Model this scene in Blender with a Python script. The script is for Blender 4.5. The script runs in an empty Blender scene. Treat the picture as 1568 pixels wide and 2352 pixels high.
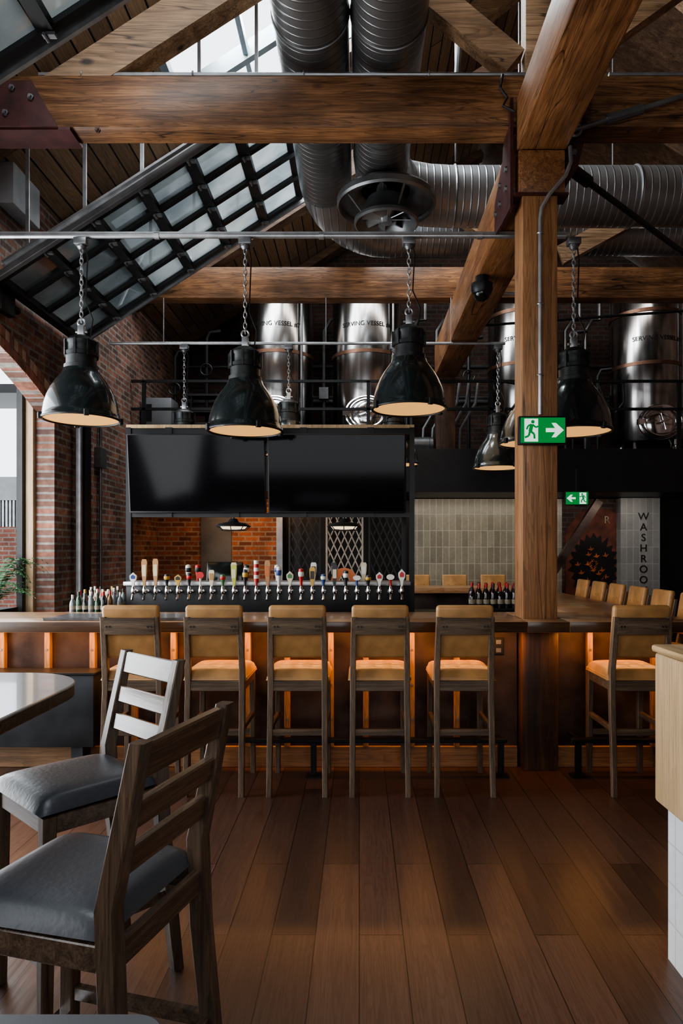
import bpy, bmesh, math, random
from mathutils import Vector, Matrix
random.seed(7)
scene=bpy.context.scene
COL=scene.collection
F=1568.0
EYE=1.56
def PX(px,d): return (px-825)*d/F
def PZ(py,d): return EYE-(py-1265)*d/F

# ------------------------------------------------------------ materials
def newmat(name):
    m=bpy.data.materials.new(name); m.use_nodes=True
    nt=m.node_tree; b=nt.nodes['Principled BSDF']
    return m,nt,b
def N(nt,t,**k):
    n=nt.nodes.new(t)
    for a,v in k.items(): setattr(n,a,v)
    return n
def plain(name,col,rough=.5,metal=0,var=.15,scale=8,bump=0,coat=0,emit=None,es=0,spec=.5):
    m,nt,b=newmat(name)
    tc=N(nt,'ShaderNodeTexCoord'); no=N(nt,'ShaderNodeTexNoise'); no.inputs['Scale'].default_value=scale; no.inputs['Detail'].default_value=4
    nt.links.new(tc.outputs['Object'],no.inputs['Vector'])
    r=N(nt,'ShaderNodeValToRGB')
    r.color_ramp.elements[0].position=.3; r.color_ramp.elements[1].position=.7
    r.color_ramp.elements[0].color=tuple(c*(1-var) for c in col)+(1,)
    r.color_ramp.elements[1].color=tuple(min(1,c*(1+var)) for c in col)+(1,)
    nt.links.new(no.outputs['Fac'],r.inputs['Fac']); nt.links.new(r.outputs['Color'],b.inputs['Base Color'])
    b.inputs['Roughness'].default_value=rough; b.inputs['Metallic'].default_value=metal
    b.inputs['Coat Weight'].default_value=coat; b.inputs['Specular IOR Level'].default_value=spec
    if bump:
        bp=N(nt,'ShaderNodeBump'); bp.inputs['Strength'].default_value=bump; bp.inputs['Distance'].default_value=.01
        nt.links.new(no.outputs['Fac'],bp.inputs['Height']); nt.links.new(bp.outputs['Normal'],b.inputs['Normal'])
    if emit:
        b.inputs['Emission Color'].default_value=tuple(emit)+(1,); b.inputs['Emission Strength'].default_value=es
    return m
def mul(nt,a,b_):
    mx=N(nt,'ShaderNodeMix',data_type='RGBA',blend_type='MULTIPLY'); mx.inputs[0].default_value=1
    nt.links.new(a,mx.inputs[6]); nt.links.new(b_,mx.inputs[7]); return mx.outputs[2]
def ramp(nt,src,p0,g0,p1,g1):
    r=N(nt,'ShaderNodeValToRGB'); r.color_ramp.elements[0].position=p0; r.color_ramp.elements[1].position=p1
    r.color_ramp.elements[0].color=(g0,g0,g0,1); r.color_ramp.elements[1].color=(g1,g1,g1,1)
    nt.links.new(src,r.inputs['Fac']); return r.outputs['Color']
def graincol(nt,vec,axis,scale,lo):
    mp=N(nt,'ShaderNodeMapping'); s=[1,1,1]; s['xyz'.index(axis)]=.07; mp.inputs['Scale'].default_value=s; nt.links.new(vec,mp.inputs['Vector'])
    n=N(nt,'ShaderNodeTexNoise'); n.inputs['Scale'].default_value=scale*.36; n.inputs['Detail'].default_value=2.5; n.inputs['Distortion'].default_value=.3
    nt.links.new(mp.outputs[0],n.inputs['Vector'])
    m1=N(nt,'ShaderNodeMath',operation='MULTIPLY'); m1.inputs[1].default_value=22; nt.links.new(n.outputs['Fac'],m1.inputs[0])
    fr=N(nt,'ShaderNodeMath',operation='FRACT'); nt.links.new(m1.outputs[0],fr.inputs[0])
    c1=ramp(nt,fr.outputs[0],0.0,lo,.5,1.0)
    mp2=N(nt,'ShaderNodeMapping'); s=[1,1,1]; s['xyz'.index(axis)]=.025; mp2.inputs['Scale'].default_value=s; nt.links.new(vec,mp2.inputs['Vector'])
    n2=N(nt,'ShaderNodeTexNoise'); n2.inputs['Scale'].default_value=scale*5; n2.inputs['Detail'].default_value=4; nt.links.new(mp2.outputs[0],n2.inputs['Vector'])
    c2=ramp(nt,n2.outputs['Fac'],.35,.5+.25*lo,.62,1.0)
    return mul(nt,c1,c2),fr.outputs[0]
def wood(name,c1,c2,axis='x',rough=.5,scale=14,stain=.35,bump=.15,coat=0,ring=.74,crack=False):
    m,nt,b=newmat(name)
    tc=N(nt,'ShaderNodeTexCoord'); mp=N(nt,'ShaderNodeMapping')
    s=[1,1,1]; s['xyz'.index(axis)]=.07
    mp.inputs['Scale'].default_value=s
    nt.links.new(tc.outputs['Object'],mp.inputs['Vector'])
    no=N(nt,'ShaderNodeTexNoise'); no.inputs['Scale'].default_value=scale; no.inputs['Detail'].default_value=8; no.inputs['Roughness'].default_value=.65; no.inputs['Distortion'].default_value=.6
    nt.links.new(mp.outputs['Vector'],no.inputs['Vector'])
    r=N(nt,'ShaderNodeValToRGB'); e=r.color_ramp.elements
    e[0].position=.34; e[0].color=tuple(c1)+(1,); e[1].position=.66; e[1].color=tuple(c2)+(1,)
    nt.links.new(no.outputs['Fac'],r.inputs['Fac'])
    n2=N(nt,'ShaderNodeTexNoise'); n2.inputs['Scale'].default_value=2.2; n2.inputs['Detail'].default_value=3
    nt.links.new(tc.outputs['Object'],n2.inputs['Vector'])
    g=1-stain; st=ramp(nt,n2.outputs['Fac'],.3,g,.65,1)
    gc,h=graincol(nt,tc.outputs['Object'],axis,scale,ring)
    col=mul(nt,mul(nt,r.outputs['Color'],st),gc)
    if crack:
        for off,w_ in ((.56,.005),(.44,.004)):
            mp3=N(nt,'ShaderNodeMapping'); s=[1,1,1]; s['xyz'.index(axis)]=.05; mp3.inputs['Scale'].default_value=s; mp3.inputs['Location'].default_value=(off*9,off*5,off*7); nt.links.new(tc.outputs['Object'],mp3.inputs['Vector'])
            n3=N(nt,'ShaderNodeTexNoise'); n3.inputs['Scale'].default_value=5.5; n3.inputs['Detail'].default_value=2; nt.links.new(mp3.outputs[0],n3.inputs['Vector'])
            sb=N(nt,'ShaderNodeMath',operation='SUBTRACT'); sb.inputs[1].default_value=off; nt.links.new(n3.outputs['Fac'],sb.inputs[0])
            ab=N(nt,'ShaderNodeMath',operation='ABSOLUTE'); nt.links.new(sb.outputs[0],ab.inputs[0])
            col=mul(nt,col,ramp(nt,ab.outputs[0],.0,.15,w_,1))
        vo=N(nt,'ShaderNodeTexVoronoi'); vo.inputs['Scale'].default_value=2.6
        mp4=N(nt,'ShaderNodeMapping'); s=[1,1,1]; s['xyz'.index(axis)]=.5; mp4.inputs['Scale'].default_value=s; nt.links.new(tc.outputs['Object'],mp4.inputs['Vector']); nt.links.new(mp4.outputs[0],vo.inputs['Vector'])
        col=mul(nt,col,ramp(nt,vo.outputs['Distance'],.035,.2,.085,1))
    nt.links.new(col,b.inputs['Base Color'])
    b.inputs['Roughness'].default_value=rough; b.inputs['Coat Weight'].default_value=coat; b.inputs['Coat Roughness'].default_value=.2
    bp=N(nt,'ShaderNodeBump'); bp.inputs['Strength'].default_value=bump; bp.inputs['Distance'].default_value=.006
    nt.links.new(no.outputs['Fac'],bp.inputs['Height']); nt.links.new(bp.outputs['Normal'],b.inputs['Normal'])
    return m
def bricky(name,ax,c1,c2,mortar,bw,rh,ms,offset=.5,rough=.8,bump=.5,grain=None,var=.45,coat=0,nscale=3,gs=20,smooth=.1):
    m,nt,b=newmat(name)
    tc=N(nt,'ShaderNodeTexCoord'); sp=N(nt,'ShaderNodeSeparateXYZ'); cb=N(nt,'ShaderNodeCombineXYZ')
    nt.links.new(tc.outputs['Object'],sp.inputs[0])
    nt.links.new(sp.outputs['xyz'.index(ax[0])],cb.inputs[0]); nt.links.new(sp.outputs['xyz'.index(ax[1])],cb.inputs[1])
    br=N(nt,'ShaderNodeTexBrick'); br.offset=offset
    br.inputs['Scale'].default_value=1; br.inputs['Brick Width'].default_value=bw; br.inputs['Row Height'].default_value=rh
    br.inputs['Mortar Size'].default_value=ms; br.inputs['Mortar Smooth'].default_value=smooth
    br.inputs['Color1'].default_value=tuple(c1)+(1,); br.inputs['Color2'].default_value=tuple(c2)+(1,); br.inputs['Mortar'].default_value=tuple(mortar)+(1,)
    nt.links.new(cb.outputs[0],br.inputs['Vector'])
    if grain:
        sc=N(nt,'ShaderNodeVectorMath',operation='SCALE'); sc.inputs[3].default_value=90; nt.links.new(br.outputs['Color'],sc.inputs[0])
        ad=N(nt,'ShaderNodeVectorMath',operation='ADD'); nt.links.new(tc.outputs['Object'],ad.inputs[0]); nt.links.new(sc.outputs[0],ad.inputs[1])
        gc,h=graincol(nt,ad.outputs[0],grain,gs,1-var)
        col=mul(nt,br.outputs['Color'],gc); hh=h
    else:
        no=N(nt,'ShaderNodeTexNoise'); no.inputs['Detail'].default_value=7; no.inputs['Roughness'].default_value=.65
        nt.links.new(tc.outputs['Object'],no.inputs['Vector']); no.inputs['Scale'].default_value=nscale
        n3=N(nt,'ShaderNodeTexNoise'); n3.inputs['Detail'].default_value=3; n3.inputs['Scale'].default_value=nscale*9; nt.links.new(tc.outputs['Object'],n3.inputs['Vector'])
        col=mul(nt,mul(nt,br.outputs['Color'],ramp(nt,no.outputs['Fac'],.33,1-var,.66,1)),ramp(nt,n3.outputs['Fac'],.3,1-var*.6,.65,1)); hh=no.outputs['Fac']
    nt.links.new(col,b.inputs['Base Color'])
    b.inputs['Roughness'].default_value=rough; b.inputs['Coat Weight'].default_value=coat; b.inputs['Coat Roughness'].default_value=.15
    bp=N(nt,'ShaderNodeBump'); bp.inputs['Strength'].default_value=bump; bp.inputs['Distance'].default_value=.008; bp.invert=True
    nt.links.new(br.outputs['Fac'],bp.inputs['Height'])
    bp2=N(nt,'ShaderNodeBump'); bp2.inputs['Strength'].default_value=bump*(.12 if grain else .3); bp2.inputs['Distance'].default_value=.006
    nt.links.new(hh,bp2.inputs['Height']); nt.links.new(bp.outputs['Normal'],bp2.inputs['Normal'])
    nt.links.new(bp2.outputs['Normal'],b.inputs['Normal'])
    return m
def emis(name,col,s):
    m,nt,b=newmat(name)
    b.inputs['Base Color'].default_value=tuple(c*.3 for c in col)+(1,); b.inputs['Specular IOR Level'].default_value=.1
    b.inputs['Emission Color'].default_value=tuple(col)+(1,); b.inputs['Emission Strength'].default_value=s
    return m

m_floor=bricky('floor_planks','yx',(.108,.057,.040),(.050,.027,.020),(.008,.004,.003),1.7,.178,.0022,offset=.37,rough=.34,bump=.3,grain='y',var=.27,gs=32)
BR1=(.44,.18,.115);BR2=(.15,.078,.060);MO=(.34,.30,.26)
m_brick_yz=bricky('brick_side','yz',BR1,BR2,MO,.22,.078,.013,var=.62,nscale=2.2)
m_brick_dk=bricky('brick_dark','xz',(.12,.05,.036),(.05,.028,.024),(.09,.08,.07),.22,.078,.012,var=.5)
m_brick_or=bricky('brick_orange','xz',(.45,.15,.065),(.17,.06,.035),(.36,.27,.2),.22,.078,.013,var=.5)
m_roof=bricky('roof_planks','yx',(.40,.25,.145),(.21,.13,.075),(.01,.007,.005),3.2,.15,.008,offset=.3,rough=.7,bump=.4,grain='y',var=.3)
m_tile=bricky('glazed_tile','xz',(.34,.31,.24),(.25,.23,.18),(.45,.42,.36),.105,.27,.006,offset=0,rough=.25,bump=.3,var=.2)
m_tilegrey=bricky('glazed_tile_grey','xz',(.27,.27,.265),(.22,.22,.22),(.34,.34,.33),.105,.27,.006,offset=0,rough=.35,bump=.3,var=.15)
m_tilew=bricky('white_tile','yz',(.72,.73,.74),(.66,.67,.68),(.5,.5,.5),.15,.15,.003,offset=0,rough=.3,bump=.2,var=.1)
m_bx=wood('timber_beam_x',(.15,.062,.026),(.42,.205,.092),'x',rough=.45,scale=26,stain=.55,bump=.45,ring=.55,crack=True)
m_by=wood('timber_beam_y',(.21,.082,.031),(.43,.20,.082),'y',rough=.45,scale=26,stain=.42,bump=.45,ring=.6,crack=True)
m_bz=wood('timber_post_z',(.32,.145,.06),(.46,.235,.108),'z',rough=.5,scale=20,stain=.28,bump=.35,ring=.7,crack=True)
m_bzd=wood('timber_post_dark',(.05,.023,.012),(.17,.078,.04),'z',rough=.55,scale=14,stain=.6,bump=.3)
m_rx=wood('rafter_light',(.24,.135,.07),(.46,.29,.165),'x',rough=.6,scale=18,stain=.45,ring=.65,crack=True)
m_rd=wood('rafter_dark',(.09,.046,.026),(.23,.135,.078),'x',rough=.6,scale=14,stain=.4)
m_top=bricky('butcher_block','xy',(.52,.29,.145),(.28,.145,.07),(.08,.04,.02),.55,.055,.0015,offset=.4,rough=.28,bump=.05,grain='x',var=.25,coat=.3)
m_oakz=wood('stool_oak_z',(.105,.067,.043),(.255,.172,.11),'z',rough=.5,scale=26,stain=.3)
m_oakx=wood('stool_oak_x',(.09,.057,.036),(.215,.146,.093),'x',rough=.5,scale=26,stain=.3)
m_walz=wood('chair_walnut_z',(.058,.037,.025),(.165,.108,.071),'z',rough=.34,scale=34,stain=.25,bump=.25,ring=.7)
m_walx=wood('chair_walnut_x',(.058,.037,.025),(.165,.108,.071),'x',rough=.24,scale=34,stain=.25,bump=.2,ring=.7,coat=.35)
m_bat=wood('batten_wood',(.30,.15,.06),(.48,.27,.12),'z',rough=.5,scale=20,stain=.2)
m_base=wood('baseboard_wood',(.26,.14,.07),(.42,.24,.12),'x',rough=.5,scale=20,stain=.3)
m_oakl=wood('light_oak',(.48,.32,.17),(.64,.45,.26),'z',rough=.45,scale=20,stain=.12,ring=.88)
m_leather=plain('tan_leather',(.375,.20,.075),.42,var=.24,scale=9,bump=.12)
m_vinyl=plain('charcoal_vinyl',(.048,.054,.064),.38,var=.08,scale=60,bump=.1)
m_black=plain('black_steel',(.014,.014,.015),.42,.3,var=.2,scale=6)
m_blackg=plain('black_gloss',(.008,.009,.009),.12,0,var=.1)
m_screen=plain('tv_glass',(.003,.003,.004),.09,0,var=.1,spec=.2)
m_enamel=plain('black_enamel',(.016,.021,.022),.2,.2,var=.25,scale=7,coat=.5)
m_hous=plain('lamp_housing_metal',(.03,.032,.032),.45,.6,var=.4,scale=18,bump=.1)
m_galv=plain('galvanised_steel',(.42,.43,.44),.38,.85,var=.2,scale=9)
m_galvd=plain('dull_steel',(.2,.205,.21),.42,.8,var=.25,scale=6)
m_red=plain('red_oxide_steel',(.058,.017,.016),.5,.2,var=.35,scale=9)
m_panel=plain('patina_steel_panel',(.060,.042,.037),.34,.5,var=.75,scale=3.2,bump=.08)
m_chrome=plain('chrome',(.75,.75,.76),.12,1,var=.03)
m_copper=plain('copper_band',(.17,.095,.066),.45,.9,var=.25)
m_slate=plain('slate_tray',(.16,.16,.165),.3,.5,var=.3,scale=14)
m_ttop=plain('table_laminate',(.42,.41,.40),.14,0,var=.1,scale=4,coat=.6)
m_ttopd=plain('table_laminate_dark',(.085,.09,.097),.35,0,var=.1,scale=4)
m_grey=plain('grey_paint',(.36,.37,.38),.5,var=.1)
m_greyd=plain('grey_paint_dark',(.13,.135,.14),.5,var=.1)
m_concrete=plain('patio_concrete',(.32,.31,.30),.8,var=.15,scale=3)
m_warm=emis('lamp_glow',(1,.52,.17),.75)
m_cage=emis('cage_lamp_glow',(1,.8,.5),1.2)
m_led=emis('led_strip',(1,.42,.12),3.5)
m_green=emis('exit_green',(.0,.27,.05),.65)
m_ewhite=emis('exit_white',(.85,1,.9),.8)
m_leaf=plain('fern_leaf',(.03,.11,.035),.5,var=.35,scale=20)
m_rust=plain('mural_rust',(.12,.032,.018),.7,var=.6,scale=5)
def ductmat(name,axis,col):
    m,nt,b=newmat(name)
    tc=N(nt,'ShaderNodeTexCoord'); sp=N(nt,'ShaderNodeSeparateXYZ'); nt.links.new(tc.outputs['Object'],sp.inputs[0])
    mu=N(nt,'ShaderNodeMath',operation='MULTIPLY'); mu.inputs[1].default_value=13
    nt.links.new(sp.outputs['xyz'.index(axis)],mu.inputs[0])
    fr=N(nt,'ShaderNodeMath',operation='FRACT'); nt.links.new(mu.outputs[0],fr.inputs[0])
    r=N(nt,'ShaderNodeValToRGB'); e=r.color_ramp.elements
    e[0].position=0;e[0].color=(1,1,1,1);e[1].position=.14;e[1].color=(0,0,0,1)
    x=e.new(.9);x.color=(0,0,0,1);y=e.new(1.0);y.color=(1,1,1,1)
    nt.links.new(fr.outputs[0],r.inputs[0])
    bp=N(nt,'ShaderNodeBump'); bp.inputs['Strength'].default_value=.55; bp.inputs['Distance'].default_value=.008
    nt.links.new(r.outputs[0],bp.inputs['Height']); nt.links.new(bp.outputs[0],b.inputs['Normal'])
    no=N(nt,'ShaderNodeTexNoise'); no.inputs['Scale'].default_value=3; nt.links.new(tc.outputs['Object'],no.inputs['Vector'])
    r2=N(nt,'ShaderNodeValToRGB'); r2.color_ramp.elements[0].color=tuple(c*.7 for c in col)+(1,); r2.color_ramp.elements[1].color=tuple(c*1.3 for c in col)+(1,)
    nt.links.new(no.outputs['Fac'],r2.inputs[0]); nt.links.new(r2.outputs[0],b.inputs['Base Color'])
    b.inputs['Metallic'].default_value=.8; b.inputs['Roughness'].default_value=.38
    return m
m_ducty=ductmat('spiral_duct_y','y',(.21,.21,.21))
m_ductx=ductmat('spiral_duct_x','x',(.31,.32,.33))
def tankmat():
    m,nt,b=newmat('brushed_stainless')
    tc=N(nt,'ShaderNodeTexCoord'); mp=N(nt,'ShaderNodeMapping'); mp.inputs['Scale'].default_value=(1,1,.04)
    nt.links.new(tc.outputs['Object'],mp.inputs[0])
    no=N(nt,'ShaderNodeTexNoise'); no.inputs['Scale'].default_value=9; no.inputs['Detail'].default_value=5; nt.links.new(mp.outputs[0],no.inputs['Vector'])
    r=N(nt,'ShaderNodeValToRGB'); e=r.color_ramp.elements; e[0].position=.35;e[0].color=(.22,.21,.205,1);e[1].position=.65;e[1].color=(.48,.47,.46,1)
    nt.links.new(no.outputs['Fac'],r.inputs[0]); nt.links.new(r.outputs[0],b.inputs['Base Color'])
    b.inputs['Metallic'].default_value=1; b.inputs['Roughness'].default_value=.2
    return m
m_tank=tankmat()
def panemat():
    m,nt,b=newmat('dusty_glass')
    out=nt.nodes['Material Output']
    tc=N(nt,'ShaderNodeTexCoord'); no=N(nt,'ShaderNodeTexNoise'); no.inputs['Scale'].default_value=1.3; no.inputs['Detail'].default_value=6
    nt.links.new(tc.outputs['Object'],no.inputs['Vector'])
    r=N(nt,'ShaderNodeValToRGB'); r.color_ramp.elements[0].position=.36;r.color_ramp.elements[1].position=.68
    r.color_ramp.elements[0].color=(.060,.072,.078,1); r.color_ramp.elements[1].color=(.185,.20,.20,1)
    nt.links.new(no.outputs['Fac'],r.inputs[0])
    t=N(nt,'ShaderNodeBsdfTranslucent'); g=N(nt,'ShaderNodeBsdfGlossy'); g.inputs['Roughness'].default_value=.06; g.inputs['Color'].default_value=(.8,.85,.85,1)
    nt.links.new(r.outputs[0],t.inputs['Color'])
    tr=N(nt,'ShaderNodeBsdfTransparent'); tr.inputs['Color'].default_value=(.5,.56,.58,1)
    mt=N(nt,'ShaderNodeMixShader'); mt.inputs[0].default_value=.06; nt.links.new(t.outputs[0],mt.inputs[1]); nt.links.new(tr.outputs[0],mt.inputs[2])
    mx=N(nt,'ShaderNodeMixShader'); mx.inputs[0].default_value=.22
    nt.links.new(mt.outputs[0],mx.inputs[1]); nt.links.new(g.outputs[0],mx.inputs[2]); nt.links.new(mx.outputs[0],out.inputs['Surface'])
    return m
m_pane=panemat()

# ------------------------------------------------------------ mesh builder
class M:
    def __init__(s): s.v=[];s.f=[];s.m=[];s.mi=0
    def add(s,vs,fs):
        o=len(s.v); s.v+=[tuple(v) for v in vs]; s.f+=[tuple(i+o for i in f) for f in fs]; s.m+=[s.mi]*len(fs)
        return s
    def box(s,x0,x1,y0,y1,z0,z1,b=0,seg=2,mat=None):
        if b<=0:
            vs=[(x,y,z) for x in (x0,x1) for y in (y0,y1) for z in (z0,z1)]
            fs=[(0,1,3,2),(4,6,7,5),(0,4,5,1),(2,3,7,6),(0,2,6,4),(1,5,7,3)]
        else:
            bm=bmesh.new(); bmesh.ops.create_cube(bm,size=1)
            for v in bm.verts: v.co=Vector(((x0+x1)/2+v.co.x*(x1-x0),(y0+y1)/2+v.co.y*(y1-y0),(z0+z1)/2+v.co.z*(z1-z0)))
            bmesh.ops.bevel(bm,geom=list(bm.edges),offset=b,segments=seg,affect='EDGES',profile=.5)
            bm.verts.index_update(); vs=[v.co.copy() for v in bm.verts]; fs=[[v.index for v in f.verts] for f in bm.faces]; bm.free()
        if mat is not None: vs=[mat@Vector(v) for v in vs]
        return s.add(vs,fs)
    def bar(s,p0,p1,w,h,b=0,up=(0,0,1)):
        p0=Vector(p0);p1=Vector(p1); d=p1-p0; L=d.length; z=d.normalized()
        u=Vector(up)
        if abs(u.dot(z))>.98: u=Vector((0,1,0))
        x=u.cross(z).normalized(); y=z.cross(x)
        R=Matrix((x,y,z)).transposed().to_4x4(); R.translation=p0
        return s.box(-w/2,w/2,-h/2,h/2,0,L,b,1,R)
    def loft(s,rings,caps=True):
        n=len(rings[0]); vs=[p for r in rings for p in r]; fs=[]
        for i in range(len(rings)-1):
            for j in range(n):
                k=(j+1)%n; fs.append((i*n+j,i*n+k,(i+1)*n+k,(i+1)*n+j))
        if caps: fs.append(tuple(range(n))); fs.append(tuple((len(rings)-1)*n+j for j in range(n)))
        return s.add(vs,fs)
    def post(s,pts,w,t):
        rings=[]
        for i,p in enumerate(pts):
            ww=w[i] if isinstance(w,(list,tuple)) else w; tt=t[i] if isinstance(t,(list,tuple)) else t
            x,y,z=p; c=.004
            rings.append([(x-ww/2+c,y-tt/2,z),(x+ww/2-c,y-tt/2,z),(x+ww/2,y-tt/2+c,z),(x+ww/2,y+tt/2-c,z),(x+ww/2-c,y+tt/2,z),(x-ww/2+c,y+tt/2,z),(x-ww/2,y+tt/2-c,z),(x-ww/2,y-tt/2+c,z)])
        return s.loft(rings)
    def tube(s,pts,r,seg=10,caps=True,closed=False):
        pts=[Vector(p) for p in pts]; n=len(pts); rings=[]
        ref=Vector((0,0,1)); prev=None
        for i,p in enumerate(pts):
            a=pts[(i-1)%n] if (i>0 or closed) else p; b=pts[(i+1)%n] if (i<n-1 or closed) else p
            t=(b-a).normalized()
            if prev is None:
                rr=ref if abs(t.dot(ref))<.9 else Vector((1,0,0))
                x=rr.cross(t).normalized()
            else: x=(prev-t*prev.dot(t)).normalized()
            prev=x; y=t.cross(x)
            R=r[i] if isinstance(r,(list,tuple)) else r
            rings.append([p+x*R*math.cos(k*2*math.pi/seg)+y*R*math.sin(k*2*math.pi/seg) for k in range(seg)])
        if closed: rings.append(rings[0]); return s.loft(rings,False)
        return s.loft(rings,caps)
    def cyl(s,p0,p1,r,seg=16): return s.tube([p0,p1],r,seg)
    def lathe(s,prof,c=(0,0,0),seg=32,axis='z',close=True):
        rings=[]
        for r,h in prof:
            ring=[]
            for k in range(seg):
                a=k*2*math.pi/seg; x=max(r,1e-4)*math.cos(a); y=max(r,1e-4)*math.sin(a)
                if axis=='z': p=(c[0]+x,c[1]+y,c[2]+h)
                elif axis=='y': p=(c[0]+x,c[1]+h,c[2]+y)
                else: p=(c[0]+h,c[1]+x,c[2]+y)
                ring.append(p)
            rings.append(ring)
        return s.loft(rings,close)
    def prism(s,pts,ax,a,b):
        def mp(p,h):
            if ax=='y': return (p[0],h,p[1])
            if ax=='x': return (h,p[0],p[1])
            return (p[0],p[1],h)
        return s.loft([[mp(p,a) for p in pts],[mp(p,b) for p in pts]])
    def torus(s,c,R,r,axis='z',seg=24,rs=8,sx=1,sy=1):
        pts=[]
        for k in range(seg):
            a=k*2*math.pi/seg; x=R*sx*math.cos(a); y=R*sy*math.sin(a)
            pts.append((c[0]+x,c[1]+y,c[2]) if axis=='z' else (c[0]+x,c[1],c[2]+y) if axis=='y' else (c[0],c[1]+x,c[2]+y))
        return s.tube(pts,r,rs,closed=True)
    def sphere(s,c,r,seg=12,sz=1):
        n=seg//2+1
        return s.lathe([(r*math.sin(math.pi*i/n),-r*sz*math.cos(math.pi*i/n)) for i in range(n+1)],c,seg)
    def obj(s,name,mats,parent=None,loc=(0,0,0),rot=(0,0,0),label=None,cat=None,group=None,kind=None,smooth=35):
        me=bpy.data.meshes.new(name); me.from_pydata(s.v,[],s.f)
        if not isinstance(mats,(list,tuple)): mats=[mats]
        for m in mats: me.materials.append(m)
        me.polygons.foreach_set('material_index',s.m)
        bm=bmesh.new(); bm.from_mesh(me); bmesh.ops.recalc_face_normals(bm,faces=bm.faces); bm.to_mesh(me); bm.free()
        if smooth:
            me.polygons.foreach_set('use_smooth',[True]*len(me.polygons))
            try: me.set_sharp_from_angle(angle=math.radians(smooth))
            except Exception: pass
        o=bpy.data.objects.new(name,me); o.location=loc; o.rotation_euler=rot; COL.objects.link(o)
        if parent: o.parent=parent
        tag(o,label,cat,group,kind)
        return o
def tag(o,label=None,cat=None,group=None,kind=None):
    if label: o['label']=label
    if cat: o['category']=cat
    if group: o['group']=group
    if kind: o['kind']=kind
def empty(name,loc,label,cat,group=None,rot=0):
    o=bpy.data.objects.new(name,None); o.empty_display_size=.1; o.location=loc; o.rotation_euler=(0,0,rot); COL.objects.link(o)
    tag(o,label,cat,group); return o
def dup(root,loc,rot=None,label=None):
    n=root.copy(); COL.objects.link(n); n.location=loc
    if rot is not None: n.rotation_euler=(0,0,rot)
    if label: n['label']=label
    def rec(a,b):
        for c in a.children:
            k=c.copy(); COL.objects.link(k); k.parent=b; rec(c,k)
    rec(root,n); return n
def textgeo(t,size,ext=.002):
    cu=bpy.data.curves.new('t','FONT'); cu.body=t; cu.size=size; cu.extrude=ext; cu.align_x='CENTER'; cu.align_y='CENTER'; cu.resolution_u=4
    o=bpy.data.objects.new('t',cu); COL.objects.link(o)
    bpy.context.view_layer.update()
    dg=bpy.context.evaluated_depsgraph_get(); me=bpy.data.meshes.new_from_object(o.evaluated_get(dg))
    vs=[v.co.copy() for v in me.vertices]; fs=[tuple(p.vertices) for p in me.polygons]
    bpy.data.objects.remove(o); bpy.data.meshes.remove(me); bpy.data.curves.remove(cu)
    return vs,fs

# ------------------------------------------------------------ structure
S='structure'
XW=-3.3; WT=.2
M().box(-3.52,6.2,-2.6,12.8,-.1,0).obj('floor',m_floor,kind=S,label='dark reddish-brown wide oak plank floor',smooth=0)
ya,yb,zs,rise=3.0,7.39,3.06,.50
def archz(y,off=0):
    t=(y-(ya+yb)/2)/((yb-ya)/2); return zs+off+rise*(1-t*t)
pts=[(-2.6,0),(ya,0),(ya,zs)]+[(ya+(yb-ya)*i/24,archz(ya+(yb-ya)*i/24)) for i in range(1,24)]+[(yb,zs),(yb,0),(12.7,0),(12.7,5.16),(-2.6,5.16)]
M().prism(pts,'x',XW-WT,XW).obj('wall_left',m_brick_yz,kind=S,label='weathered red brick wall with an arched opening',smooth=0)
a=M()
random.seed(5)
for i in range(56):
    y0=ya-.0+(yb-ya)*i/56; y1=y0+(yb-ya)/56-.014
    for r0,r1 in ((.0,.1),(.114,.21)):
        a.mi=random.randrange(3); a.prism([(y0,archz(y0,r0)),(y1,archz(y1,r0)),(y1,archz(y1,r1)),(y0,archz(y0,r1))],'x',XW-WT+.003,XW+.006)
a.obj('trim_1',[plain('arch_brick_red',(.42,.17,.11),.8,var=.35,scale=9,bump=.3),plain('arch_brick_brown',(.25,.13,.09),.8,var=.4,scale=9,bump=.3),plain('arch_brick_pale',(.48,.31,.22),.8,var=.3,scale=9,bump=.3)],kind=S,label='soldier-course brick arch ring',smooth=0)
M().box(XW-WT-.08,XW-WT-.003,yb-.06,yb+.02,0,3.3).obj('trim_2',m_oakl,kind=S,label='pale timber jamb board',smooth=0)
M().box(XW-WT-.15,XW-WT-.09,yb-.12,yb-.03,0,3.3).obj('trim_3',m_black,kind=S,label='black steel jamb',smooth=0)
def roofz(x): return 7.35+.645*x if x<=2.2 else 8.769-.645*(x-2.2)
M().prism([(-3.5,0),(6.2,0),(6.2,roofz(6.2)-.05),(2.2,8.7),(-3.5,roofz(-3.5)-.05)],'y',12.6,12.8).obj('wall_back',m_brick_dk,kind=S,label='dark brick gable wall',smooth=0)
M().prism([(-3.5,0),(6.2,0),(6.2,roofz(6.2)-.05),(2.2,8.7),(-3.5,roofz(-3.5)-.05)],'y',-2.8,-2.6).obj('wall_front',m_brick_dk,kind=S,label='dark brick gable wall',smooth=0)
M().box(6.0,6.2,-2.6,12.6,0,6.2).obj('wall_right',m_brick_yz,kind=S,label='brick side wall',smooth=0)
holes=[(-1.85,.9,6.2,7.6),(-3.0,-.5,7.75,9.6),(-2.6,-.6,1.4,3.6)]  # first is the visible skylight; the other two are added, unseen, for light
xs=sorted({-3.75,2.2}|{h[0] for h in holes}|{h[1] for h in holes}); ys=sorted({-2.8,12.8}|{h[2] for h in holes}|{h[3] for h in holes})
r=M()
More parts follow.
